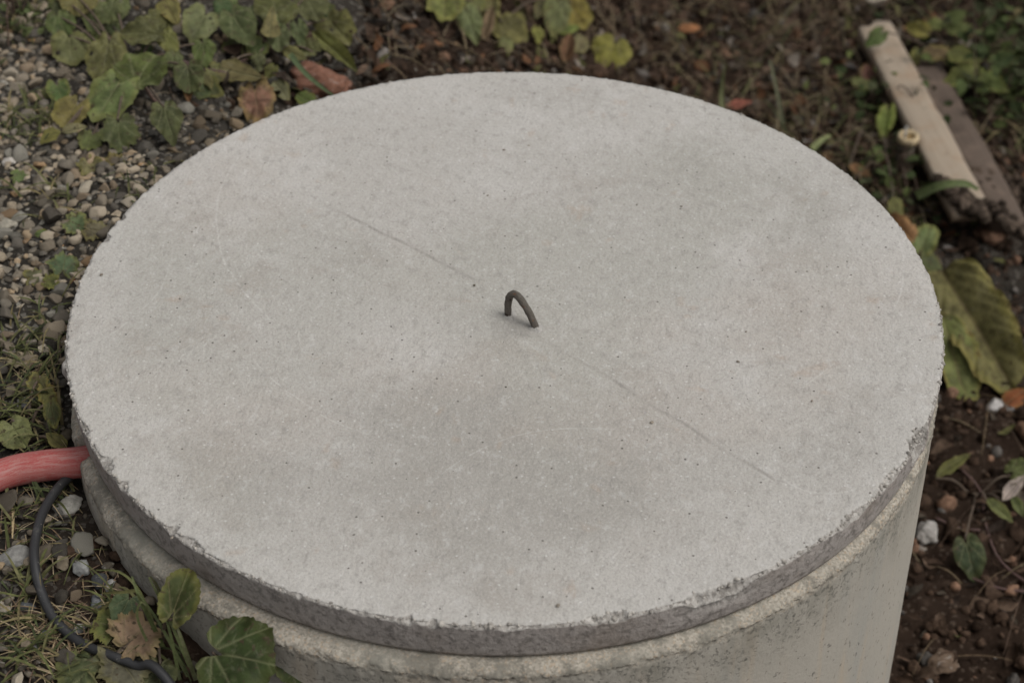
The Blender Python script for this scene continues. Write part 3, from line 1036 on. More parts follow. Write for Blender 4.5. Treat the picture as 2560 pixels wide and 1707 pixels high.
rock('pale_lump', 2316, 1325, 60, 72, (0.33, 0.31, 0.285), 'knobbly pale stone right beside the ring wall', 'rock', 25, rough=0.3)
rock('far_white_stone', 2300, 1370, 34, 26, (0.22, 0.19, 0.16), 'small brownish stone just below the knobbly pale one', 'stone', 26)
rock('near_clod_stone', 2350, 1650, 90, 80, (0.125, 0.088, 0.062), 'large brown clod at the bottom right by the ring', 'clod', 27, rough=0.3, cuts=4)

# ------------------------------------------------------------------ soil clods
pool = Pool()
cr = np.random.default_rng(55)
N = 17000
cx = np.c_[cr.uniform(-0.75, 1.5, N), cr.uniform(-0.9, 2.4, N)]
czz = ground_z(cx[:, 0], cx[:, 1])
qd, _ = gravel_density(np.c_[cx, czz])
okc = ~in_ring(cx[:, 0], cx[:, 1], 0.002) & (cr.uniform(size=N) > qd * 1.3) & (cr.uniform(size=N) < 0.25 + 0.75 * sstep(cx[:, 0], -0.4, 0.3)) & (seen(np.c_[cx, czz]) | (cr.uniform(size=N) < 0.22))
CL = [stone_shape(1, 400 + k, 3, (1, 0.85, 0.7), 0.35) for k in range(12)]
CL2 = [stone_shape(2, 420 + k, 3, (1, 0.85, 0.7), 0.45) for k in range(8)]
for i in np.nonzero(okc)[0]:
    a = float(np.clip(cr.lognormal(math.log(0.0062), 0.55), 0.002, 0.026))
    V, Fc = CL2[cr.integers(8)] if a > 0.015 else CL[cr.integers(12)]
    t = cr.uniform()
    col = np.array((0.043, 0.028, 0.0195)) * cr.uniform(0.4, 1.9)
    if t < 0.06:
        col = np.array((0.20, 0.12, 0.08)) * cr.uniform(0.6, 1.1)
    elif t < 0.13:
        col = np.array((0.15, 0.135, 0.12)) * cr.uniform(0.4, 1.1)
    pool.add(V @ rotm(cr).T * a + [cx[i, 0], cx[i, 1], czz[i] + a * 0.35], Fc, col)
# dirt heaped on the near ends of the planks
for (hx, hy, sx, sy, n) in [(2425, 515, 60, 24, 330), (2500, 525, 55, 36, 480), (2190, 80, 40, 26, 50)]:
    for _ in range(n):
        q = on_ground(hx + cr.normal() * sx * 0.6, hy + cr.normal() * sy * 0.6)
        a = float(np.clip(cr.lognormal(math.log(0.0065), 0.55), 0.003, 0.02))
        V, Fc = CL2[cr.integers(8)]
        pool.add(V @ rotm(cr).T * a + q + [0, 0, cr.uniform(0.0, 0.06)], Fc, np.array((0.05, 0.037, 0.028)) * cr.uniform(0.35, 1.9))
tag(obj('soil_clods', pool.mesh('soil_clods'), M_CLOD, ground), kind='stuff')

pool = Pool()
for _ in range(1100):
    u_, v_ = cr.uniform(0, 1) ** 0.7, cr.uniform(-0.5, 0.5)
    x, y = 2400 + 62 * u_ + v_ * 120 + 45 * (v_ > 0.1), 474 + 75 * u_ + v_ * 45 + 25 * (v_ > 0.1)
    q = at(x, y, -0.648)
    a = float(np.clip(cr.lognormal(math.log(0.0055), 0.5), 0.002, 0.016))
    V, Fc = CL[cr.integers(12)]
    pool.add(V @ rotm(cr).T * a + q + [0, 0, cr.uniform(-0.004, 0.010)], Fc, np.array((0.062, 0.047, 0.036)) * cr.uniform(0.3, 1.9))
tag(obj('plank_dirt', pool.mesh('plank_dirt'), M_CLOD, ground), kind='stuff')

# ------------------------------------------------------------------ hose and cable
hp = [at(-420, 1420, -0.090), at(-200, 1275, -0.088), at(0, 1188, -0.086), at(100, 1165, -0.082), at(200, 1155, -0.079), (-0.455, -0.195, -0.077), (-0.40, -0.185, -0.085)]
hose = obj('red_hose', tube_mesh('red_hose', spline(hp, 90), 0.0192, 28, 0.012, 3), M_HOSE)
tag(hose, 'worn red plastic hose running under the lid from the left edge', 'hose')
cpx = [(262, 1150, .0), (215, 1172, .012), (158, 1205, .022), (112, 1270, .024), (90, 1340, .022), (86, 1400, .020), (100, 1470, .016), (135, 1545, .012),
       (200, 1605, .011), (270, 1635, .014), (340, 1662, .02), (430, 1715, .03), (560, 1830, .02)]
cp = [on_ground(x, y, l + 0.004) for x, y, l in cpx[1:-1]]
cp = [np.array((-0.50, -0.20, -0.125))] + cp + [np.array((-0.22, -0.70, -0.25))]
cable = obj('black_cable', tube_mesh('black_cable', spline(cp, 110), 0.0057, 16, 0.03, 8), M_CABLE)
tag(cable, 'thin black cable looping down from under the red hose', 'cable')

# ------------------------------------------------------------------ leaves
UP = np.array([0, 0, 1.0])


def leaf_points(kind, seed, nr, na, fold, curl, roll, wave, ragged=0.0):
    """unit leaf: base at the origin, tip at y=1, half width about 0.5"""
    r = np.random.default_rng(seed)
    if kind in ('colt', 'heart', 'ragged'):
        th = np.linspace(-math.pi, math.pi, na, endpoint=False)
        cy = 0.46
        ry = np.where(np.abs(th) < math.pi / 2, 0.54, 0.50)
        R = 1 / np.sqrt((np.sin(th) / 0.5) ** 2 + (np.cos(th) / ry) ** 2)
        if kind == 'colt':
            R = R * (1 + 0.032 * np.cos(7 * th) * np.abs(np.cos(th / 2.6)) + 0.016 * np.sin(21 * th + 1) + 0.016 * np.sin(33 * th))
        elif kind == 'heart':
            R = R * (1 + 0.20 * np.exp(-(th / 0.34) ** 2) - 0.07 * np.exp(-((np.abs(th) - 0.75) / 0.3) ** 2) + 0.012 * np.sin(25 * th))
        else:
            R = R * (1 + 0.08 * np.cos(5 * th + r.uniform(0, 6)) + 0.07 * np.sin(13 * th + r.uniform(0, 6)) + 0.05 * np.sin(29 * th))
        R = R * (1 + 0.09 * vnoise(np.c_[np.cos(th) * 1.6 + seed, np.sin(th) * 1.6], seed))
        R = R * (1 + ragged * fbm(np.c_[np.cos(th) * 7 + seed, np.sin(th) * 7], seed, 3))
        R = R * (1 - 0.55 * np.exp(-((math.pi - np.abs(th)) / 0.17) ** 2))
        f = (np.arange(nr + 1) / nr)[:, None]
        x, y = f * R * np.sin(th), cy + f * R * np.cos(th)
        edge = np.repeat(f, na, 1)
        Fq = grid_faces(nr + 1, na, True)
        A = (0.0, 0.12)
        vein = np.zeros_like(x)
        for a in (0, 33, -35, 72, -70, 115, -118):
            a = math.radians(a + r.uniform(-4, 4))
            dx, dy = x - A[0], y - A[1]
            al = dx * math.sin(a) + dy * math.cos(a)
            pe = np.abs(dx * math.cos(a) - dy * math.sin(a))
            vein = np.maximum(vein, (al > 0) * np.exp(-(pe / (0.020 - 0.012 * np.clip(al, 0, 1))) ** 2))
            # side veins
            ph = al * 5.5 - pe * 4.5
            sv = np.exp(-(((ph % 1) - 0.5) / 0.09) ** 2) * (pe < 0.15 * al + 0.02) * (al > 0.15) * 0.4
            vein = np.maximum(vein, sv)
    else:
        t = np.linspace(0, 1, nr + 1)[:, None]
        s_ = np.linspace(-1, 1, na)[None]
        if kind == 'ovate':
            wdt = 0.5 * np.sin(math.pi * t ** 0.72) ** 0.8 * (1 + 0.04 * np.sin(t * 40))
        elif kind == 'arrow':
            wdt = 0.5 * np.clip((1 - t) ** 0.85, 0, 1) * sstep(t, -0.12, 0.16)
        elif kind == 'lance':
            wdt = 0.5 * np.sin(math.pi * t ** 0.8) ** 0.9
        else:  # dock: long, blunt, rippled
            wdt = 0.5 * np.clip(np.sin(math.pi * np.clip(t, 0, 1) ** 0.8), 0, 1) ** 0.45
        wl = wdt * (1 + 0.10 * vnoise(np.c_[t * 6, np.full_like(t, seed)], seed)[:, None] + ragged * fbm(np.c_[t * 22, np.full_like(t, seed)], seed + 1, 3)[:, None])
        wr = wdt * (1 + 0.10 * vnoise(np.c_[t * 6, np.full_like(t, seed + 9)], seed + 2)[:, None] + ragged * fbm(np.c_[t * 22, np.full_like(t, seed + 5)], seed + 3, 3)[:, None])
        x = np.where(s_ < 0, wl, wr) * s_
        y = t + 0 * s_
        edge = np.maximum(np.abs(s_) + 0 * t, sstep(t, 0.75, 1.0))
        Fq = grid_faces(nr + 1, na, False)
        vein = np.exp(-(x / 0.02) ** 2)
        ph = (y - 0.75 * np.abs(x)) * 9
        vein = np.maximum(vein, 0.3 * np.exp(-(((ph % 1) - 0.5) / 0.10) ** 2))
    q = np.c_[x.ravel() * 3 + seed * 1.7, y.ravel() * 3]
    z = fold * np.abs(x) - curl * (y - 0.3) * np.abs(y - 0.3) - roll * (x * x * 2 + np.clip(y - 0.5, 0, 1) ** 2) + wave * vnoise(q, seed + 7).reshape(x.shape) * (0.3 + 0.7 * edge)
    z = z + wave * 0.5 * np.sin(np.arctan2(x, y - 0.46) * 9 + seed) * edge ** 3 - 0.012 * vein
    if kind == 'dock':
        z = z + 0.03 * np.cos(2 * math.pi * ph) * (np.abs(x) * 2)
    return np.stack([x, y, z], -1).reshape(-1, 3), Fq, vein.ravel(), edge.ravel()


LEAFN = [0]


def add_leaf(parent, px, py, ang, lpx, wpx, col, age=0.15, kind='colt', lift=0.03, tilt=0.3, fold=0.12, curl=0.1, roll=0.12, wave=0.05,
             holes=(), root=None, nr=11, na=72, ragged=0.0, side=0.0, name='leaf', stem=True, stemcol=(0.10, 0.075, 0.055), z0=None):
    """ang: where the tip points in the picture, degrees, 0 right, 90 up; lpx, wpx: size in the picture; lift: height over the ground"""
    LEAFN[0] += 1
    seed = 1000 + LEAFN[0]
    c0 = on_ground(px, py, lift) if z0 is None else at(px, py, z0)
    tc = CAM - c0
    tc /= np.linalg.norm(tc)
    n = UP * (1 - tilt) + tc * tilt + np.array([1.0, 0, 0]) * side
    r = np.random.default_rng(seed)
    n = n + r.normal(size=3) * 0.13
    fold, curl, wave = fold + r.uniform(-.06, .22), curl * r.uniform(0.3, 2.2), wave * r.uniform(1.0, 1.9)
    n /= np.linalg.norm(n)
    d = np.array([math.cos(math.radians(ang)), -math.sin(math.radians(ang))])
    e = np.array([-d[1], d[0]])
    b3, t3 = on_plane(px - d[0] * lpx / 2, py - d[1] * lpx / 2, c0, n), on_plane(px + d[0] * lpx / 2, py + d[1] * lpx / 2, c0, n)
    s1, s2 = on_plane(px - e[0] * wpx / 2, py - e[1] * wpx / 2, c0, n), on_plane(px + e[0] * wpx / 2, py + e[1] * wpx / 2, c0, n)
    Y = t3 - b3
    L = np.linalg.norm(Y)
    Y /= L
    X = np.cross(Y, n)
    W = abs(np.dot(s2 - s1, X))
    V, Fq, vein, edge = leaf_points(kind, seed, nr, na, fold, curl, roll, wave, ragged)
    cen = V[Fq].mean(1)
    for (hx, hy, hr) in holes:
        dd = np.hypot(cen[:, 0] - hx, cen[:, 1] - hy) + 0.3 * hr * vnoise(cen[:, :2] * 9, seed)
        k = dd > hr
        Fq, cen = Fq[k], cen[k]
    sc = (L + W) / 2
    P = b3 + V[:, :1] * W * X + V[:, 1:2] * L * Y + V[:, 2:3] * sc * n
    # stay above the soil
    gz = ground_z(P[:, 0], P[:, 1]) + 0.004
    P[:, 2] = np.maximum(P[:, 2], gz)
    org = np.array(parent.location) if parent is not None else b3
    me = mesh_from(name, P - org, Fq, attrs={'vein': vein, 'edge': edge})
    o = obj(name, me, M_LEAF, parent, None if parent is not None else b3, color=(*[v * r.uniform(0.66, 0.92) for v in col], age))
    if stem and root is not None:
        att = b3 + Y * L * (0.1 if kind in ('colt', 'heart', 'ragged') else 0.0) - n * 0.004
        rt = np.array(root)
        m = (att * 0.55 + rt * 0.45) + UP * 0.012
        path = spline([rt - UP * 0.01, m, att], 14)
        path[:-3, 2] = np.maximum(path[:-3, 2], ground_z(path[:-3, 0], path[:-3, 1]) + 0.003)
        obj('stem', tube_mesh('stem', path - org, np.linspace(0.0024, 0.0016, 14), 7), M_STEM, o, color=(*stemcol, 1))
    return o


G1, G2, G3, G4 = (0.084, 0.096, 0.034), (0.116, 0.122, 0.044), (0.060, 0.074, 0.030), (0.142, 0.145, 0.056)
GY, GP, GB, TAN = (0.166, 0.162, 0.042), (0.185, 0.190, 0.110), (0.115, 0.088, 0.045), (0.20, 0.17, 0.105)


def plant(name, px, py, label, cat='plant', group=None):
    g = on_ground(px, py)
    return thing(name, g, label, cat, group), g


# --- the big-leaved weed, top left
p1, r1 = plant('coltsfoot_plant', 330, 190, 'broad-leaved green weed sprawling over the gravel, top left', 'weed')
for a in [
    (196, 8, -80, 60, 105, G2, .2, 'colt', .05, .25), (150, 16, -120, 60, 40, G1, .1, 'heart', .05, .4), (272, 30, -130, 66, 62, G2, .15, 'colt', .05, .3),
    (152, 62, -70, 72, 76, G1, .15, 'heart', .045, .45), (232, 62, -60, 60, 38, G1, .3, 'ragged', .03, .3), (175, 118, -85, 78, 104, G2, .3, 'colt', .035, .3),
    (262, 146, -105, 124, 98, G2, .25, 'colt', .04, .35), (356, 82, 175, 112, 70, G1, .08, 'heart', .06, .35), (420, 102, -60, 76, 50, G2, .35, 'heart', .05, .4),
    (360, 176, 60, 110, 128, G1, .08, 'colt', .065, .45), (278, 236, -125, 150, 110, G2, .45, 'colt', .05, .35), (176, 282, -130, 86, 78, GY, .55, 'colt', .03, .3),
    (434, 148, -100, 40, 48, G1, .1, 'colt', .04, .3), (472, 192, -85, 80, 78, G3, .1, 'colt', .04, .4), (510, 128, -80, 62, 62, G1, .1, 'heart', .04, .4),
    (418, 300, -75, 92, 80, G3, .1, 'heart', .045, .45), (300, 334, -80, 92, 92, G3, .15, 'ragged', .035, .35), (226, 350, -110, 48, 64, G2, .3, 'ragged', .02, .3),
    (124, 342, -150, 62, 34, GY, .2, 'lance', .03, .4), (505, 214, -40, 44, 36, G1, .2, 'heart', .02, .3), (545, 180, -20, 60, 40, G2, .4, 'heart', .02, .2),
]:
    holes = ()
    if a[0] == 175:
        holes = ((0.30, 0.66, 0.07),)
    if a[0] == 262:
        holes = ((0.36, 0.45, 0.05),)
    add_leaf(p1, *a[:5], a[5], a[6] * 0.6, a[7], a[8], a[9], root=r1, holes=holes, ragged=0.05)
add_leaf(p1, 186, 324, 15, 68, 26, GP, .05, 'lance', .035, .5, fold=.5, root=r1, name='leaf')['label'] = 'pale underside of a curled leaf'
q1 = spline([on_ground(372, 150, .01), on_ground(430, 148, .02), on_ground(500, 170, .018), on_ground(570, 186, .02)], 24)
obj('runner', tube_mesh('runner', q1 - r1, 0.0036, 8, .08), M_STEM, p1, color=(0.085, 0.055, 0.05, 1))
q1 = spline([on_ground(355, 205, .03), on_ground(385, 250, .016), on_ground(420, 285, .02)], 14)
obj('runner', tube_mesh('runner', q1 - r1, 0.003, 8, .08), M_STEM, p1, color=(0.14, 0.095, 0.075, 1))

# --- second weed, right of it
p2, r2 = plant('coltsfoot_plant', 690, 130, 'second green weed just above the rusty red rock', 'weed')
for a in [
    (500, 60, -120, 84, 92, G4, .22, 'colt', .05, .4), (598, 64, -55, 96, 88, G3, .08, 'heart', .05, .4), (608, 184, -12, 118, 78, G2, .2, 'arrow', .035, .35),
    (646, 152, -85, 46, 36, G1, .05, 'heart', .03, .3), (690, 18, 100, 84, 116, G1, .1, 'colt', .07, .3), (678, 52, 85, 86, 58, G4, .05, 'arrow', .075, .5),
    (778, 14, -60, 78, 84, G1, .1, 'colt', .06, .3), (840, 72, -50, 92, 92, G2, .25, 'colt', .05, .35), (698, 96, -90, 62, 58, G2, .1, 'colt', .05, .4),
    (748, 82, -75, 60, 44, G1, .15, 'heart', .04, .3), (736, 136, -20, 66, 34, G2, .3, 'lance', .04, .4), (640, 40, -40, 56, 50, G3, .1, 'colt', .03, .3),
    (770, 120, 150, 60, 50, G1, .1, 'heart', .04, .35), (560, 20, -60, 50, 46, G3, .05, 'heart', .03, .25),
]:
    holes = ()
    if a[0] == 840:
        holes = ((0.12, 0.50, 0.05), (-0.25, 0.8, 0.05))
    if a[0] == 500:
        holes = ((-0.18, 0.24, 0.045),)
    add_leaf(p2, *a[:5], a[5], a[6] * 0.6, a[7], a[8], a[9], root=r2, holes=holes, ragged=0.05)
add_leaf(p2, 838, 128, -38, 150, 44, G2, .1, 'lance', .045, .4, fold=.5, curl=.25, root=r2)
q2 = spline([on_ground(700, 112, .02), on_ground(640, 138, .012), on_ground(594, 158, .01)], 14)
obj('runner', tube_mesh('runner', q2 - r2, 0.0022, 7), M_STEM, p2, color=(0.13, 0.085, 0.07, 1))

# small leaves filling the mat between the big ones
mr_ = np.random.default_rng(404)
for k in range(46):
    x, y = mr_.uniform(120, 880), mr_.uniform(-10, 330)
    if y > 330 - 0.33 * (x - 120) + 40 or (x > 700 and y > 120):
        continue
    sz = mr_.uniform(30, 62)
    pa_, ra_ = (p1, r1) if x < 480 else (p2, r2)
    add_leaf(pa_, x, y, mr_.uniform(-170, -10), sz, sz * mr_.uniform(0.75, 1.1), [G1, G2, G3][mr_.integers(3)], mr_.uniform(0.05, 0.35), ['colt', 'heart', 'heart'][mr_.integers(3)],
             mr_.uniform(.012, .03), .3, root=ra_, nr=8, na=44, ragged=0.06, stem=False)

# --- weeds behind the lid
p3, r3 = plant('coltsfoot_plant', 1250, 50, 'yellow green weed behind the far rim of the lid, left of the lone leaf', 'weed')
for a in [
    (1112, 14, -95, 70, 98, GY, .35, 'colt', .05, .35), (1176, 54, -70, 88, 62, G4, .12, 'heart', .05, .45), (1276, 70, -30, 78, 84, G2, .25, 'heart', .05, .4),
    (1265, 114, -90, 46, 38, G4, .1, 'heart', .03, .4), (1185, 8, -40, 60, 60, G2, .2, 'colt', .04, .3), (1345, 84, -80, 34, 30, GY, .3, 'heart', .03, .3),
    (1230, 25, -90, 70, 46, G2, .6, 'colt', .04, .3), (1355, 20, -120, 60, 40, G2, .3, 'lance', .05, .35),
]:
    add_leaf(p3, *a[:5], a[5], a[6], a[7], a[8], a[9], root=r3, ragged=0.05)
p4, r4 = plant('coltsfoot_plant', 1440, 60, 'speckled olive weed at the top edge behind the lid', 'weed')
for a in [(1392, 34, -95, 100, 70, G2, .15, 'colt', .06, .4), (1440, 32, -60, 82, 74, GY, .5, 'colt', .055, .35), (1446, 110, -60, 50, 48, G4, .15, 'colt', .03, .4),
          (1425, 75, 20, 60, 26, GY, .6, 'lance', .04, .3)]:
    add_leaf(p4, *a[:5], a[5], a[6], a[7], a[8], a[9], root=r4, ragged=0.05)
p5, r5 = plant('lone_leaf_plant', 1560, 100, 'bright yellow green lobed leaf standing alone behind the lid', 'weed')
add_leaf(p5, 1526, 132, -115, 84, 104, GY, .30, 'colt', .035, .45, root=r5, wave=.03)

# --- large leaves right of the lid
p6, r6 = plant('burdock_plant', 2330, 700, 'large rippled yellow green leaves drooping right of the lid', 'weed')
add_leaf(p6, 2448, 828, -58, 355, 180, (0.185, 0.160, 0.058), .55, 'dock', .06, .4, fold=.42, curl=.12, wave=.075, root=r6, nr=40, na=25, ragged=.08)
add_leaf(p6, 2390, 905, -72, 240, 110, (0.14, 0.135, 0.05), .7, 'dock', .03, .3, fold=.2, curl=.15, wave=.055, root=r6, nr=30, na=21, ragged=.05)
add_leaf(p6, 2312, 600, 70, 92, 66, G4, .4, 'colt', .06, .5, root=r6)
add_leaf(p6, 2330, 660, -30, 70, 44, G1, .2, 'lance', .04, .4, root=r6)
add_leaf(p6, 2345, 745, -70, 130, 60, G1, .75, 'dock', .02, .35, root=r6, nr=20, na=15)

# --- leaves against the ring, bottom left
p7, r7 = plant('mallow_plant', 640, 1760, 'dark green round-leaved weed in front of the ring, bottom left', 'weed')
add_leaf(p7, 594, 1645, -15, 170, 225, (0.033, 0.050, 0.013), .08, 'colt', .12, .55, root=r7, nr=22, na=144, wave=.05, fold=.1)
add_leaf(p7, 742, 1668, -40, 150, 100, (0.036, 0.050, 0.016), .10, 'colt', .10, .4, root=r7, nr=16, na=96, side=.25)
add_leaf(p7, 560, 1740, -100, 90, 120, G3, .05, 'colt', .08, .4, root=r7)
p8, r8 = plant('butterbur_plant', 400, 1610, 'withering weed with a standing brown-edged leaf at the ring', 'weed')
add_leaf(p8, 450, 1490, 68, 150, 100, (0.045, 0.056, 0.021), .30, 'colt', .10, .75, root=r8, nr=16, na=96, fold=.35, ragged=.06, wave=.07)
add_leaf(p8, 312, 1520, -115, 80, 84, (0.066, 0.090, 0.040), .06, 'heart', .035, .4, root=r8, nr=14)
o = add_leaf(p8, 340, 1588, 40, 110, 140, TAN, .25, 'ragged', .03, .35, root=r8, nr=16, na=110, ragged=.1, wave=.09)
o['label'] = 'pale felted underside of a turned leaf'
add_leaf(p8, 268, 1560, 160, 72, 100, (0.085, 0.09, 0.032), .35, 'ragged', .022, .3, root=r8, ragged=.1)
o = add_leaf(p8, 315, 1672, -60, 130, 130, (0.12, 0.115, 0.065), .25, 'ragged', .02, .3, root=r8, nr=14, na=100, ragged=.12, wave=.1)
add_leaf(p8, 200, 1668, 190, 130, 110, (0.09, 0.098, 0.045), .25, 'ragged', .02, .25, root=r8, nr=14, na=100, ragged=.12, wave=.1)
add_leaf(p8, 400, 1690, -90, 80, 90, G3, .1, 'colt', .02, .3, root=r8)
p9, r9 = plant('dusty_plant', 60, 1090, 'dusty green weed leaves at the left edge above the red hose', 'weed')
add_leaf(p9, 40, 1082, -60, 84, 90, (0.125, 0.140, 0.075), .12, 'colt', .025, .4, root=r9)
add_leaf(p9, 130, 1030, -80, 70, 46, (0.085, 0.095, 0.04), .4, 'heart', .03, .4, root=r9)
add_leaf(p9, 95, 960, -100, 60, 56, (0.11, 0.10, 0.04), .7, 'ragged', .02, .3, root=r9)
add_leaf(p9, 140, 1100, 140, 66, 40, G2, .4, 'lance', .03, .4, root=r9)
p10, r10 = plant('crushed_plant', 160, 560, 'flattened dusty weed lying on the gravel left of the lid', 'weed')
for a in [(160, 660, 80, 66, 76, (0.10, 0.11, 0.055), .3, 'ragged', .02, .3), (190, 560, -20, 60, 56, (0.125, 0.125, 0.075), .4, 'ragged', .018, .3),
          (235, 575, -10, 60, 52, (0.13, 0.13, 0.075), .35, 'ragged', .018, .3), (90, 690, 20, 56, 40, (0.12, 0.115, 0.06), .5, 'ragged', .014, .3),
          (128, 705, 0, 46, 40, G2, .3, 'ragged', .014, .3), (110, 585, 5, 50, 22, G2, .6, 'lance', .012, .3)]:
    add_leaf(p10, *a[:5], a[5], a[6], a[7], a[8], a[9], root=r10, ragged=.14, wave=.09, stem=False)
p11, r11 = plant('crushed_plant', 225, 430, 'shrivelled yellowish leaf between gravel stones beside the orange pebble', 'weed')
add_leaf(p11, 228, 420, -70, 56, 62, (0.15, 0.14, 0.065), .45, 'ragged', .014, .3, root=r11, ragged=.15, wave=.1)
add_leaf(p11, 50, 440, 0, 50, 36, (0.12, 0.135, 0.05), .2, 'ragged', .014, .3, root=r11, ragged=.12, stem=False)
add_leaf(p11, 285, 400, -30, 44, 36, (0.15, 0.14, 0.07), .5, 'ragged', .012, .3, root=r11, ragged=.15, wave=.1, stem=False)
# --- creeping plant, right
p12, r12 = plant('creeping_plant', 2440, 1240, 'thin creeping plant with pale tip on the soil, right of the ring', 'plant')
add_leaf(p12, 2385, 1160, 35, 110, 30, G1, .25, 'lance', .03, .4, root=r12)
o = add_leaf(p12, 2535, 1218, 50, 90, 36, (0.34, 0.33, 0.24), .1, 'lance', .04, .5, root=r12)
o['label'] = 'cream coloured leaf of the creeping plant'
add_leaf(p12, 2500, 1275, -40, 90, 32, G2, .3, 'lance', .03, .4, root=r12)
add_leaf(p12, 2550, 1170, 30, 70, 60, G3, .1, 'heart', .04, .3, root=r12)
add_leaf(p12, 2545, 1265, -60, 60, 26, G1, .2, 'lance', .03, .3, root=r12)
add_leaf(p12, 2424, 1388, -75, 105, 80, (0.042, 0.055, 0.020), .08, 'heart', .04, .4, root=r12)
for pts in ([(2380, 1150), (2450, 1225), (2462, 1300), (2500, 1400), (2600, 1480)], [(2340, 1295), (2400, 1320), (2450, 1325)], [(2420, 1440), (2500, 1470), (2600, 1480)]):
    pa = spline([on_ground(x, y, .012) for x, y in pts], 22)
    obj('runner', tube_mesh('runner', pa - r12, 0.0022, 6), M_STEM, p12, color=(0.10, 0.062, 0.055, 1))

# --- fallen leaves
def fallen(px, py, ang, l, w_, col, age, label, kind='ovate', **kw):
    o = add_leaf(None, px, py, ang, l, w_, col, age, kind, name='fallen_leaf', stem=False, **kw)
    return tag(o, label, 'leaf')


fallen(640, 250, -82, 100, 96, (0.175, 0.115, 0.060), .35, 'large brown dead leaf at the far left rim of the lid', 'colt', lift=.03, tilt=.4, wave=.1, ragged=.1)
fallen(704, 226, -50, 60, 44, (0.17, 0.165, 0.10), .3, 'pale curled leaf between the brown leaf and the red rock', 'ovate', lift=.02, tilt=.4, fold=.3)
fallen(768, 250, -30, 60, 38, (0.095, 0.095, 0.035), .3, 'small olive leaf touching the rim below the red rock', 'ovate', lift=.03, tilt=.4)
fallen(425, 28, -60, 70, 58, (0.16, 0.135, 0.055), .75, 'russet and yellow leaf at the top edge above the weed', 'ovate', lift=.03, tilt=.4)
fallen(2252, 568, 130, 100, 56, (0.25, 0.13, 0.065), .1, 'orange brown curled leaf against the right rim of the lid', 'ovate', lift=.12, tilt=.5, fold=.4)
fallen(1420, 122, 80, 80, 40, (0.15, 0.068, 0.035), .1, 'reddish brown curled leaf left of the bright lone leaf', 'ovate', lift=.02, tilt=.4, fold=.5)
fallen(470, 225, -85, 70, 30, (0.21, 0.115, 0.05), .2, 'narrow orange brown leaf hanging below the weed', 'lance', lift=.02, tilt=.5, fold=.4)
fallen(1220, 60, 75, 100, 30, (0.19, 0.115, 0.075), .1, 'pinkish dry leaf between the green leaves behind the lid', 'lance', lift=.03, tilt=.4, fold=.4)
fallen(60, 900, -10, 80, 44, (0.27, 0.21, 0.14), .2, 'beige dry leaf at the end of the gravel by the grass', 'ragged', lift=.014, tilt=.3, wave=.1)
fallen(120, 990, -70, 60, 50, (0.19, 0.15, 0.055), .8, 'yellow brown leaf in the grass above the grey stone', 'ragged', lift=.02, tilt=.3, wave=.1)
fallen(2540, 990, 40, 70, 50, (0.20, 0.075, 0.028), .2, 'orange leaf at the right edge under the drooping leaf', 'ovate', lift=.03, tilt=.4)
fallen(185, 705, 70, 44, 20, (0.26, 0.115, 0.05), .1, 'tiny rust coloured leaf at the left rim', 'lance', lift=.01, tilt=.3)
fallen(1850, 262, 15, 70, 22, (0.24, 0.11, 0.06), .1, 'rust brown sliver of leaf near the far right rim', 'lance', lift=.03, tilt=.3)
fallen(1725, 70, 5, 60, 24, (0.28, 0.12, 0.055), .1, 'bright rust leaf in the dark litter at the top', 'lance', lift=.03, tilt=.3)

# ------------------------------------------------------------------ planks and stub, right
def plank(name, a, b, width, thick, z, mat, label, seed):
    A, B = at(*a, z), at(*b, z)
    d = B - A
    L = np.linalg.norm(d[:2])
    yv = d / np.linalg.norm(d)
    xv = np.cross(yv, UP)
    xv /= np.linalg.norm(xv)
    zv = np.cross(xv, yv)
    nl = 60
    t = np.linspace(0, 1, nl)
    bev = 0.004
    sec = np.array([(-.5, -1, 0), (-.5, -bev / thick, 0), (-.5 + bev / width, 0, 0), (-.2, 0, 0), (0.1, 0, 0), (.5 - bev / width, 0, 0), (.5, -bev / thick, 0), (.5, -1, 0)])
    V = []
    for k, tt in enumerate(t):
        q = np.c_[np.full(len(sec), tt * 9), sec[:, 0] * 6]
        nz = fbm(q, seed, 3)
        V.append(np.c_[sec[:, 0] * width * (1 + 0.05 * nz), np.full(len(sec), tt * L) + (0.03 * nz if k in (0, nl - 1) else 0), sec[:, 1] * thick + 0.003 * nz])
    V = np.concatenate(V)
    ns = len(sec)
    fl = [grid_faces(nl, ns, True), np.arange(ns)[::-1][None], (np.arange(ns) + (nl - 1) * ns)[None]]
    o = obj(name, mesh_from(name, V, fl, smooth=False), mat, loc=A)
    o.matrix_world = Matrix(np.r_[np.c_[np.stack([xv, yv, zv], 1), A], [[0, 0, 0, 1]]].tolist())
    return tag(o, label, 'plank')


W1 = mat_wood('pale_wood', (0.24, 0.195, 0.145), (0.37, 0.305, 0.235), (0.27, 0.185, 0.12))
W2 = mat_wood('dark_wood', (0.075, 0.056, 0.043), (0.125, 0.094, 0.074), (0.17, 0.125, 0.095))
plank('wooden_plank', (2436, 530), (2188, 62), 0.076, 0.03, -0.655, W1, 'pale weathered wooden plank lying on the ground at the upper right', 3)
plank('wooden_plank', (2525, 548), (2318, 165), 0.068, 0.03, -0.672, W2, 'dark weathered plank beside the pale one', 4)
rock('plank_end_clod', 2185, 45, 60, 44, (0.34, 0.29, 0.23), 'pale stone at the far end of the light plank', 'stone', 40, lift=0.05)
rock('plank_rubble', 2405, 505, 90, 50, (0.30, 0.265, 0.225), 'crumbled pale stone at the near end of the light plank', 'stone', 41, rough=0.3)

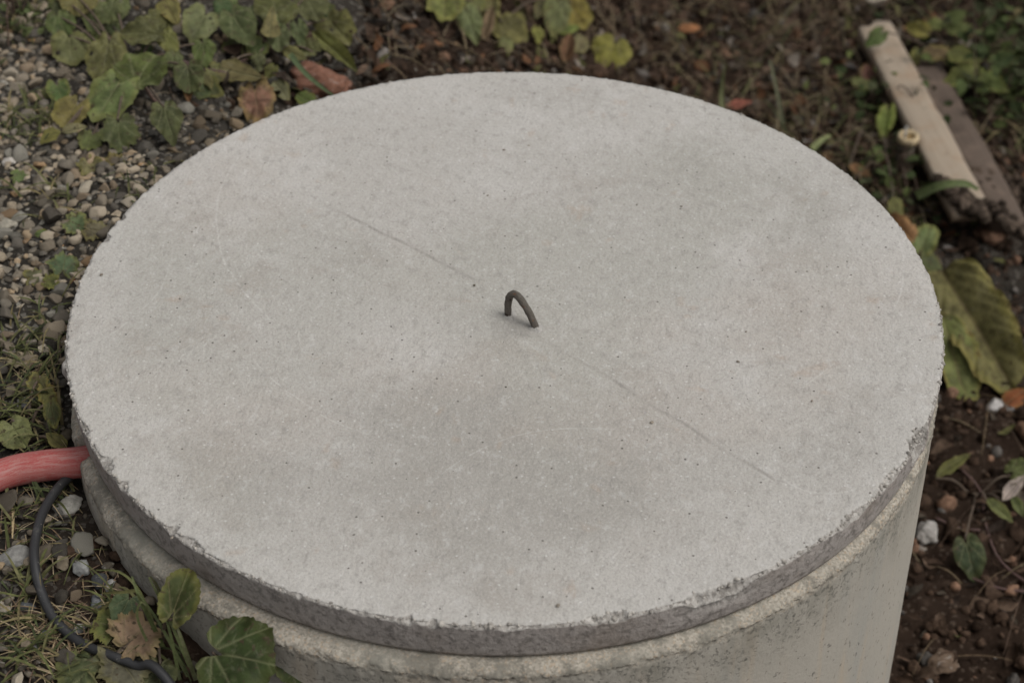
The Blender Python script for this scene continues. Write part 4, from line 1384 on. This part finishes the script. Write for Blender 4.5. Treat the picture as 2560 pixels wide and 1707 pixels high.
g = on_ground(2258, 432)
stub = thing('pipe_stub', g, 'short upright pipe stub with a cream rim beside the pale plank', 'pipe')
kx = 0.0205
pz = 0.09
na = 28
aa = np.linspace(0, 2 * math.pi, na, endpoint=False)


def lathe(name, prof):
    V = np.concatenate([np.c_[r * np.cos(aa), r * np.sin(aa), np.full(na, z)] for r, z in prof])
    return mesh_from(name, V, [grid_faces(len(prof), na, True)])


M_PLAIN = mat_objcol('stub_plastic', 0.6, 60, 0.75, 1.2)
obj('pipe', lathe('pipe', [(kx * .86, -.03), (kx * .86, pz * .9), (kx * .7, pz * .9), (kx * .7, pz * .35), (0.001, pz * .35)]), M_PLAIN, stub, color=(0.075, 0.06, 0.045, 1))
obj('rim', lathe('rim', [(kx * .88, pz - .014), (kx, pz - .013), (kx * 1.04, pz - .007), (kx * 1.0, pz), (kx * .9, pz + .002), (kx * .72, pz), (kx * .68, pz - .007), (kx * .72, pz - .010)]), M_PLAIN, stub, color=(0.50, 0.40, 0.25, 1))
obj('cap_floor', lathe('cap_floor', [(kx * .71, pz - .008), (kx * .4, pz - .009), (0.001, pz - .009)]), M_PLAIN, stub, color=(0.27, 0.185, 0.085, 1))
sp = spline([np.array((-.006, .002, pz - .01)), np.array((-.007, .003, pz + .008)), np.array((-.006, .004, pz + .018))], 8)
obj('pin', tube_mesh('pin', sp, 0.0028, 8), M_PLAIN, stub, color=(0.42, 0.41, 0.38, 1))

# ------------------------------------------------------------------ grass
def blade(base, tip, h, wid, bend=0.5, n=7, rng=None):
    """a folded ribbon from base to tip arching by h"""
    b, t = np.asarray(base, float), np.asarray(tip, float)
    s = np.linspace(0, 1, n)
    c = b + (t - b) * s[:, None]
    c[:, 2] += h * np.sin(s * math.pi * (0.5 + bend * 0.5)) * 1.0
    d = t - b
    sd_ = np.cross(d, UP)
    if np.linalg.norm(sd_) < 1e-6:
        sd_ = np.array([1.0, 0, 0])
    sd_ /= np.linalg.norm(sd_)
    ww = wid * np.clip(1.15 - s, 0.06, 1) ** 0.6 * (0.7 + 0.3 * np.sin(s * math.pi))
    V = np.stack([c - sd_ * ww[:, None] / 2 + UP * ww[:, None] * 0.2, c, c + sd_ * ww[:, None] / 2 + UP * ww[:, None] * 0.2], 1).reshape(-1, 3)
    return V, grid_faces(n, 3)


GR = np.random.default_rng(77)
GC = [(0.062, 0.068, 0.025), (0.085, 0.09, 0.035), (0.11, 0.105, 0.048), (0.05, 0.06, 0.025), (0.17, 0.14, 0.07)]
SC = [(0.30, 0.235, 0.14), (0.23, 0.17, 0.10), (0.35, 0.28, 0.18), (0.18, 0.125, 0.075), (0.15, 0.10, 0.07)]


def scatter_blades(pool, boxes, cols, length, wid, upf, seed):
    r = np.random.default_rng(seed)
    for (x0, y0, x1, y1, n) in boxes:
        for _ in range(n):
            px, py = r.uniform(x0, x1), r.uniform(y0, y1)
            b = on_ground(px, py)
            if in_ring(b[0], b[1], 0.006):
                continue
            L = length * r.uniform(0.5, 1.4)
            a = r.uniform(0, 2 * math.pi)
            t = b + np.array([math.cos(a) * L, math.sin(a) * L, 0])
            if in_ring(t[0], t[1], 0.006):
                t = b - (t - b)
                if in_ring(t[0], t[1], 0.0):
                    continue
            u = r.uniform(0.1, 1.0) * upf
            t[2] = ground_z(t[0], t[1]) + L * u * 0.6 + 0.004
            V, Fq = blade(b + UP * 0.003, t, L * 0.28 * (0.4 + u), wid * r.uniform(0.6, 1.3), r.uniform(0.5, 1.2))
            pool.add(V, Fq, np.array(cols[r.integers(len(cols))]) * r.uniform(0.7, 1.2))


pool = Pool()
scatter_blades(pool, [(0, 20, 120, 110, 70), (0, 270, 170, 370, 90), (60, 460, 230, 560, 26), (300, 420, 420, 520, 24), (0, 830, 165, 1130, 150), (0, 1210, 260, 1420, 46),
                      (0, 1430, 120, 1700, 60), (150, 1560, 480, 1700, 50), (250, 1480, 420, 1600, 22), (100, 740, 165, 850, 14)], GC, 0.05, 0.0038, 0.55, 5)
tag(obj('grass', pool.mesh('grass'), M_BLADE), 'short green and withered grass along the left of the lid', 'grass', kind='stuff')
pool = Pool()
scatter_blades(pool, [(0, 1180, 300, 1707, 170), (60, 1560, 320, 1707, 130), (0, 0, 500, 850, 60), (0, 830, 170, 1130, 70), (350, 230, 560, 430, 25)], SC, 0.042, 0.0016, 0.14, 6)
scatter_blades(pool, [(1500, -40, 2200, 420, 520), (1850, 250, 2350, 620, 260), (2150, -60, 2600, 420, 220), (900, 0, 1600, 170, 150), (2250, 1000, 2600, 1707, 14), (1900, -60, 2200, 140, 120)], [np.array(c) * 0.6 for c in SC], 0.095, 0.0022, 0.5, 7)
tag(obj('dry_grass', pool.mesh('dry_grass'), M_BLADE), 'thin dry grass stalks strewn over the soil and gravel', 'dry grass', kind='stuff')
pool = Pool()
scatter_blades(pool, [(1700, 0, 2200, 330, 60), (1950, 330, 2330, 620, 75), (2200, -40, 2600, 160, 60), (2480, 100, 2600, 420, 60)], [np.array(c) * 0.85 for c in GC], 0.085, 0.0042, 0.6, 8)
tag(obj('rank_grass', pool.mesh('rank_grass'), M_BLADE), 'loose rank grass growing behind the lid on the right', 'grass', kind='stuff')


def one_blade(parent, pts, wid, col, name='blade', org=None):
    """a single long blade through photo pixels (x, y, lift)"""
    c = spline([on_ground(x, y, l) for x, y, l in pts], 14)
    T = np.gradient(c, axis=0)
    tc = CAM - c[len(c) // 2]
    S = np.cross(T, tc)
    S /= np.linalg.norm(S, axis=1)[:, None]
    s = np.linspace(0, 1, 14)
    ww = wid * np.clip(1.12 - s, 0.05, 1) ** 0.5
    nn = np.cross(S, T)
    nn /= np.linalg.norm(nn, axis=1)[:, None]
    V = np.stack([c - S * ww[:, None] / 2, c - nn * ww[:, None] * 0.15, c + S * ww[:, None] / 2], 1).reshape(-1, 3)
    o0 = np.array(parent.location) if parent else c[0]
    me = mesh_from(name, V - o0, grid_faces(14, 3))
    o = obj(name, me, M_STEM, parent, None if parent else c[0], color=(*col, 1))
    return o


g = on_ground(440, 1640)
tuft = thing('grass_tuft', g, 'tall green grass tuft bending against the ring, bottom left', 'grass tuft')
for pts, wd, c in [
    ([(470, 1690, .01), (400, 1560, .05), (345, 1480, .08)], .0042, (0.085, 0.10, 0.04)), ([(480, 1680, .01), (420, 1540, .06), (372, 1442, .10)], .0040, (0.095, 0.11, 0.045)),
    ([(430, 1560, .03), (395, 1470, .08), (376, 1440, .11)], .005, (0.10, 0.10, 0.05)), ([(400, 1600, .01), (350, 1480, .06), (300, 1430, .07), (240, 1424, .05)], .0038, (0.11, 0.115, 0.045)),
    ([(410, 1620, .01), (352, 1500, .07), (330, 1440, .09)], .005, (0.08, 0.095, 0.035)), ([(345, 1475, .07), (300, 1480, .06), (256, 1482, .04)], .0042, (0.12, 0.115, 0.045)),
    ([(395, 1655, .01), (345, 1550, .06), (352, 1505, .08), (372, 1520, .07)], .0034, (0.10, 0.11, 0.045)), ([(450, 1700, .01), (425, 1580, .07), (400, 1500, .09)], .0040, (0.075, 0.09, 0.035)),
    ([(490, 1700, .01), (455, 1600, .06), (432, 1540, .08)], .005, (0.10, 0.105, 0.05)), ([(235, 1530, .01), (270, 1510, .03), (300, 1480, .04)], .0042, (0.14, 0.13, 0.055))]:
    one_blade(tuft, pts, wd, c)
g = on_ground(820, 1700)
tuft = thing('grass_tuft', g, 'fine dark grass sprig low on the ring wall', 'grass tuft')
for pts in ([(790, 1720, .09), (800, 1665, .12), (820, 1648, .13)], [(790, 1720, .09), (826, 1690, .11), (862, 1705, .11)], [(800, 1720, .09), (825, 1680, .12), (824, 1660, .13)]):
    one_blade(tuft, pts, .0032, (0.05, 0.06, 0.025))
for nm, pts, wd, c, lab in [
    ('green_grass', [(725, 135, .05), (760, 180, .055), (800, 215, .05), (835, 240, .04)], .009, (0.085, 0.115, 0.055), 'broad green grass blade crossing the rusty red rock'),
    ('green_sprout', [(1806, 290, .06), (1804, 230, .10), (1812, 165, .16)], .010, (0.14, 0.15, 0.07), 'short green stalk with dry tip behind the far right rim'),
    ('pale_reed', [(1958, 310, .06), (1945, 240, .12), (1925, 150, .18)], .009, (0.16, 0.165, 0.10), 'pale stalk standing behind the far right rim'),
    ('green_grass', [(2030, 372, .05), (2052, 352, .06), (2076, 338, .06)], .013, (0.16, 0.18, 0.075), 'short broad green blade at the upper right rim'),
    ('green_grass', [(2290, 490, .08), (2350, 464, .12), (2410, 458, .13), (2446, 474, .11)], .018, (0.115, 0.145, 0.06), 'long green blade lying across the end of the pale plank'),
    ('straw', [(33, 1236, .004), (33, 1290, .012), (31, 1345, .02)], .0042, (0.36, 0.28, 0.16), 'short upright straw just below the red hose at the left edge'),
    ('dry_reed', [(2440, 260, .02), (2437, 100, .2), (2435, -60, .4)], .0026, (0.26, 0.21, 0.16), 'thin upright dry stem at the upper right')]:
    o = one_blade(None, pts, wd, c, nm)
    tag(o, lab, nm.split('_')[-1])

# ------------------------------------------------------------------ leaf litter
pool = Pool()
lr = np.random.default_rng(33)
LC = [(0.055, 0.035, 0.024), (0.085, 0.055, 0.038), (0.115, 0.078, 0.055), (0.035, 0.025, 0.019), (0.17, 0.085, 0.045), (0.20, 0.17, 0.14), (0.075, 0.06, 0.045), (0.13, 0.125, 0.05), (0.24, 0.22, 0.20)]
LW = np.array([18, 18, 12, 14, 5, 4, 12, 4, 2.0])
LW /= LW.sum()
u, v = np.meshgrid(np.linspace(0, 1, 6), np.linspace(-1, 1, 4), indexing='ij')
for (x0, y0, x1, y1, n) in [(900, -60, 1700, 220, 560), (1550, -60, 2300, 400, 1350), (1850, 250, 2400, 620, 640), (2150, -60, 2620, 460, 760), (2250, 480, 2620, 1000, 200), (2220, 1000, 2620, 1760, 90), (560, 100, 1000, 260, 90)]:
    for _ in range(n):
        px, py = lr.uniform(x0, x1), lr.uniform(y0, y1)
        b = on_ground(px, py)
        if in_ring(b[0], b[1], 0.012):
            continue
        L, Wd = lr.uniform(0.012, 0.042), lr.uniform(0.25, 0.7)
        w0 = Wd * L * np.sin(math.pi * np.clip(u, 0.03, 0.97) ** 0.8) * 0.5
        zc = lr.uniform(-0.5, 0.9) * L * (u - 0.5) ** 2 * 2 + lr.uniform(-0.6, 1.2) * w0 * v * v * 0.8
        V = np.stack([(u - 0.5) * L, w0 * v + L * 0.08 * np.sin(u * 5 + lr.uniform(0, 6)), zc], -1).reshape(-1, 3)
        V = V @ rot_flat(lr, 0.45).T
        V = V - [0, 0, V[:, 2].min()]
        V = V + b + [0, 0, lr.uniform(0.0, 0.014)]
        pool.add(V, grid_faces(6, 4), np.array(LC[lr.choice(len(LC), p=LW)]) * lr.uniform(0.4, 1.0))
tag(obj('leaf_litter', pool.mesh('leaf_litter'), M_LITTER), 'dark brown rotting leaf litter covering the ground behind the lid', 'leaf litter', kind='stuff')

# ------------------------------------------------------------------ undergrowth, upper right
def bushlet(px, py, label, n, spread, size, cols, seed, lifts=(0.02, 0.16), name='undergrowth_plant'):
    t, g = plant(name, px, py, label, 'shrub')
    r = np.random.default_rng(seed)
    pool = Pool()
    for _ in range(n):
        off = np.array([r.normal() * spread, r.normal() * spread * 1.2, 0])
        c = g + off
        c[2] = ground_z(c[0], c[1]) + r.uniform(*lifts)
        L = size * r.uniform(0.6, 1.3)
        V, Fq, _, _ = leaf_points('ovate', int(r.integers(9999)), 6, 7, 0.25, 0.2, 0.1, 0.05)
        V = (V - [0, 0.5, 0]) * [L * 0.62, L, L]
        V = V @ rot_flat(r, 0.5).T + c
        pool.add(V - g, Fq, np.array(cols[r.integers(len(cols))]) * r.uniform(0.6, 1.25))
    tag(obj('foliage', pool.mesh('foliage'), M_LITTER, t), kind='stuff')
    pool2 = Pool()
    for _ in range(max(8, n // 14)):
        e = g + np.array([r.normal() * spread, r.normal() * spread, 0])
        e[2] = ground_z(e[0], e[1]) + r.uniform(*lifts)
        V, Fq = tube(spline([g, (g + e) / 2 + UP * 0.05, e], 9), 0.0016, 5)
        pool2.add(V - g, Fq, (0.085, 0.06, 0.045))
    tag(obj('twigs', pool2.mesh('twigs'), M_LITTER, t), kind='stuff')
    return t, g


DK = [(0.034, 0.045, 0.018), (0.05, 0.065, 0.024), (0.075, 0.09, 0.032), (0.045, 0.05, 0.025)]
bushlet(2520, 240, 'dark green leafy shrub right of the two planks', 230, 0.085, 0.034, DK, 1)
bushlet(2560, 30, 'loose shrub in the upper right corner', 150, 0.13, 0.032, DK + [(0.12, 0.10, 0.05)], 2)
bushlet(2200, 290, 'small green plant between the lid and the pale plank', 110, 0.05, 0.026, DK + [(0.11, 0.125, 0.045)], 3, (0.01, 0.09))
bushlet(2230, 460, 'low dark plant near the right rim beside the pipe stub', 80, 0.055, 0.024, DK, 4, (0.01, 0.07))
bushlet(40, 60, 'low green weed in the gravel at the upper left corner', 70, 0.04, 0.018, [(0.06, 0.075, 0.03), (0.085, 0.10, 0.04)], 5, (0.01, 0.04))
p13, r13 = plant('bramble_plant', 2400, 170, 'yellow green leaves growing around the dark plank', 'plant')
for a in [(2300, 76, 160, 60, 44, GY, .1, 'heart', .07, .5), (2350, 134, -10, 90, 40, (0.16, 0.15, 0.06), .6, 'ovate', .09, .5), (2412, 140, -8, 95, 42, GY, .2, 'ovate', .10, .5),
          (2345, 62, 10, 60, 30, G4, .2, 'ovate', .08, .4), (2410, 190, 200, 90, 60, G4, .25, 'heart', .08, .4), (2478, 205, -30, 80, 50, G2, .3, 'heart', .08, .4),
          (2288, 142, 80, 44, 28, GY, .1, 'heart', .06, .4), (2192, 92, -140, 60, 44, G1, .1, 'heart', .12, .5), (2400, 70, 15, 70, 34, G2, .3, 'ovate', .08, .4), (2510, 150, 20, 80, 44, G3, .2, 'heart', .10, .4)]:
    add_leaf(p13, *a[:5], a[5], a[6], a[7], a[8], a[9], root=r13)
p14, r14 = plant('bramble_plant', 2185, 250, 'small leaves beside the pale plank above the pipe stub', 'plant')
for a in [(2210, 190, -60, 60, 34, G1, .3, 'ovate', .05, .4), (2160, 210, -20, 70, 28, G4, .4, 'lance', .05, .4), (2215, 300, -100, 80, 46, GY, .3, 'heart', .05, .4),
          (2170, 180, 100, 50, 46, (0.13, 0.07, 0.05), .4, 'ovate', .05, .4), (2240, 525, -80, 70, 40, G2, .4, 'ovate', .05, .4), (2150, 425, -25, 60, 26, (0.19, 0.12, 0.06), .3, 'lance', .04, .4)]:
    add_leaf(p14, *a[:5], a[5], a[6], a[7], a[8], a[9], root=r14)

# ------------------------------------------------------------------ crumbs on the lid rim
pool = Pool()
kr = np.random.default_rng(12)
for _ in range(520):
    a = kr.uniform(math.pi * 1.0, math.pi * 2.0) if kr.uniform() < 0.9 else kr.uniform(0, 2 * math.pi)
    k = int(a / (2 * math.pi) * 2160) % 2160
    rr = LR - kr.uniform(-0.0005, 1.0) * (CHIP[k] + 0.0012)
    s = float(np.clip(kr.lognormal(math.log(0.0013), 0.5), 0.0006, 0.004))
    V, Fc = CL[kr.integers(12)]
    inw = (LR - rr) / max(CHIP[k], 1e-4)
    pool.add(V @ rotm(kr).T * s + [rr * math.cos(a), rr * math.sin(a), -0.0008 - 0.6 * CHIP[k] * max(0, 1 - inw)], Fc, np.array((0.36, 0.335, 0.30)) * kr.uniform(0.65, 1.25))
for gx_, gy_, gs_ in [(1630, 1057, .0042), (254, 688, .0045), (704, 700, .002), (1265, 968, .0022), (1186, 715, .004), (905, 835, .002), (1260, 376, .0034), (1322, 365, .0026),
                      (1592, 513, .0026), (1703, 517, .0028), (1865, 830, .0026), (1219, 490, .0026), (490, 570, .0022), (1845, 905, .0034), (2030, 1003, .003), (430, 1345, .0035), (1395, 1514, .004)]:
    q = at(gx_, gy_, 0.0)
    V, Fc = CL[kr.integers(12)]
    pool.add(V * [1, 0.8, 0.5] @ rot_flat(kr, 0.1).T * gs_ * 0.72 + q + [0, 0, gs_ * 0.3], Fc, np.array((0.19, 0.165, 0.135)) * kr.uniform(0.55, 1.4))
tag(obj('crumbs', pool.mesh('crumbs'), M_CLOD, lid, (0, 0, LT)), kind='stuff')
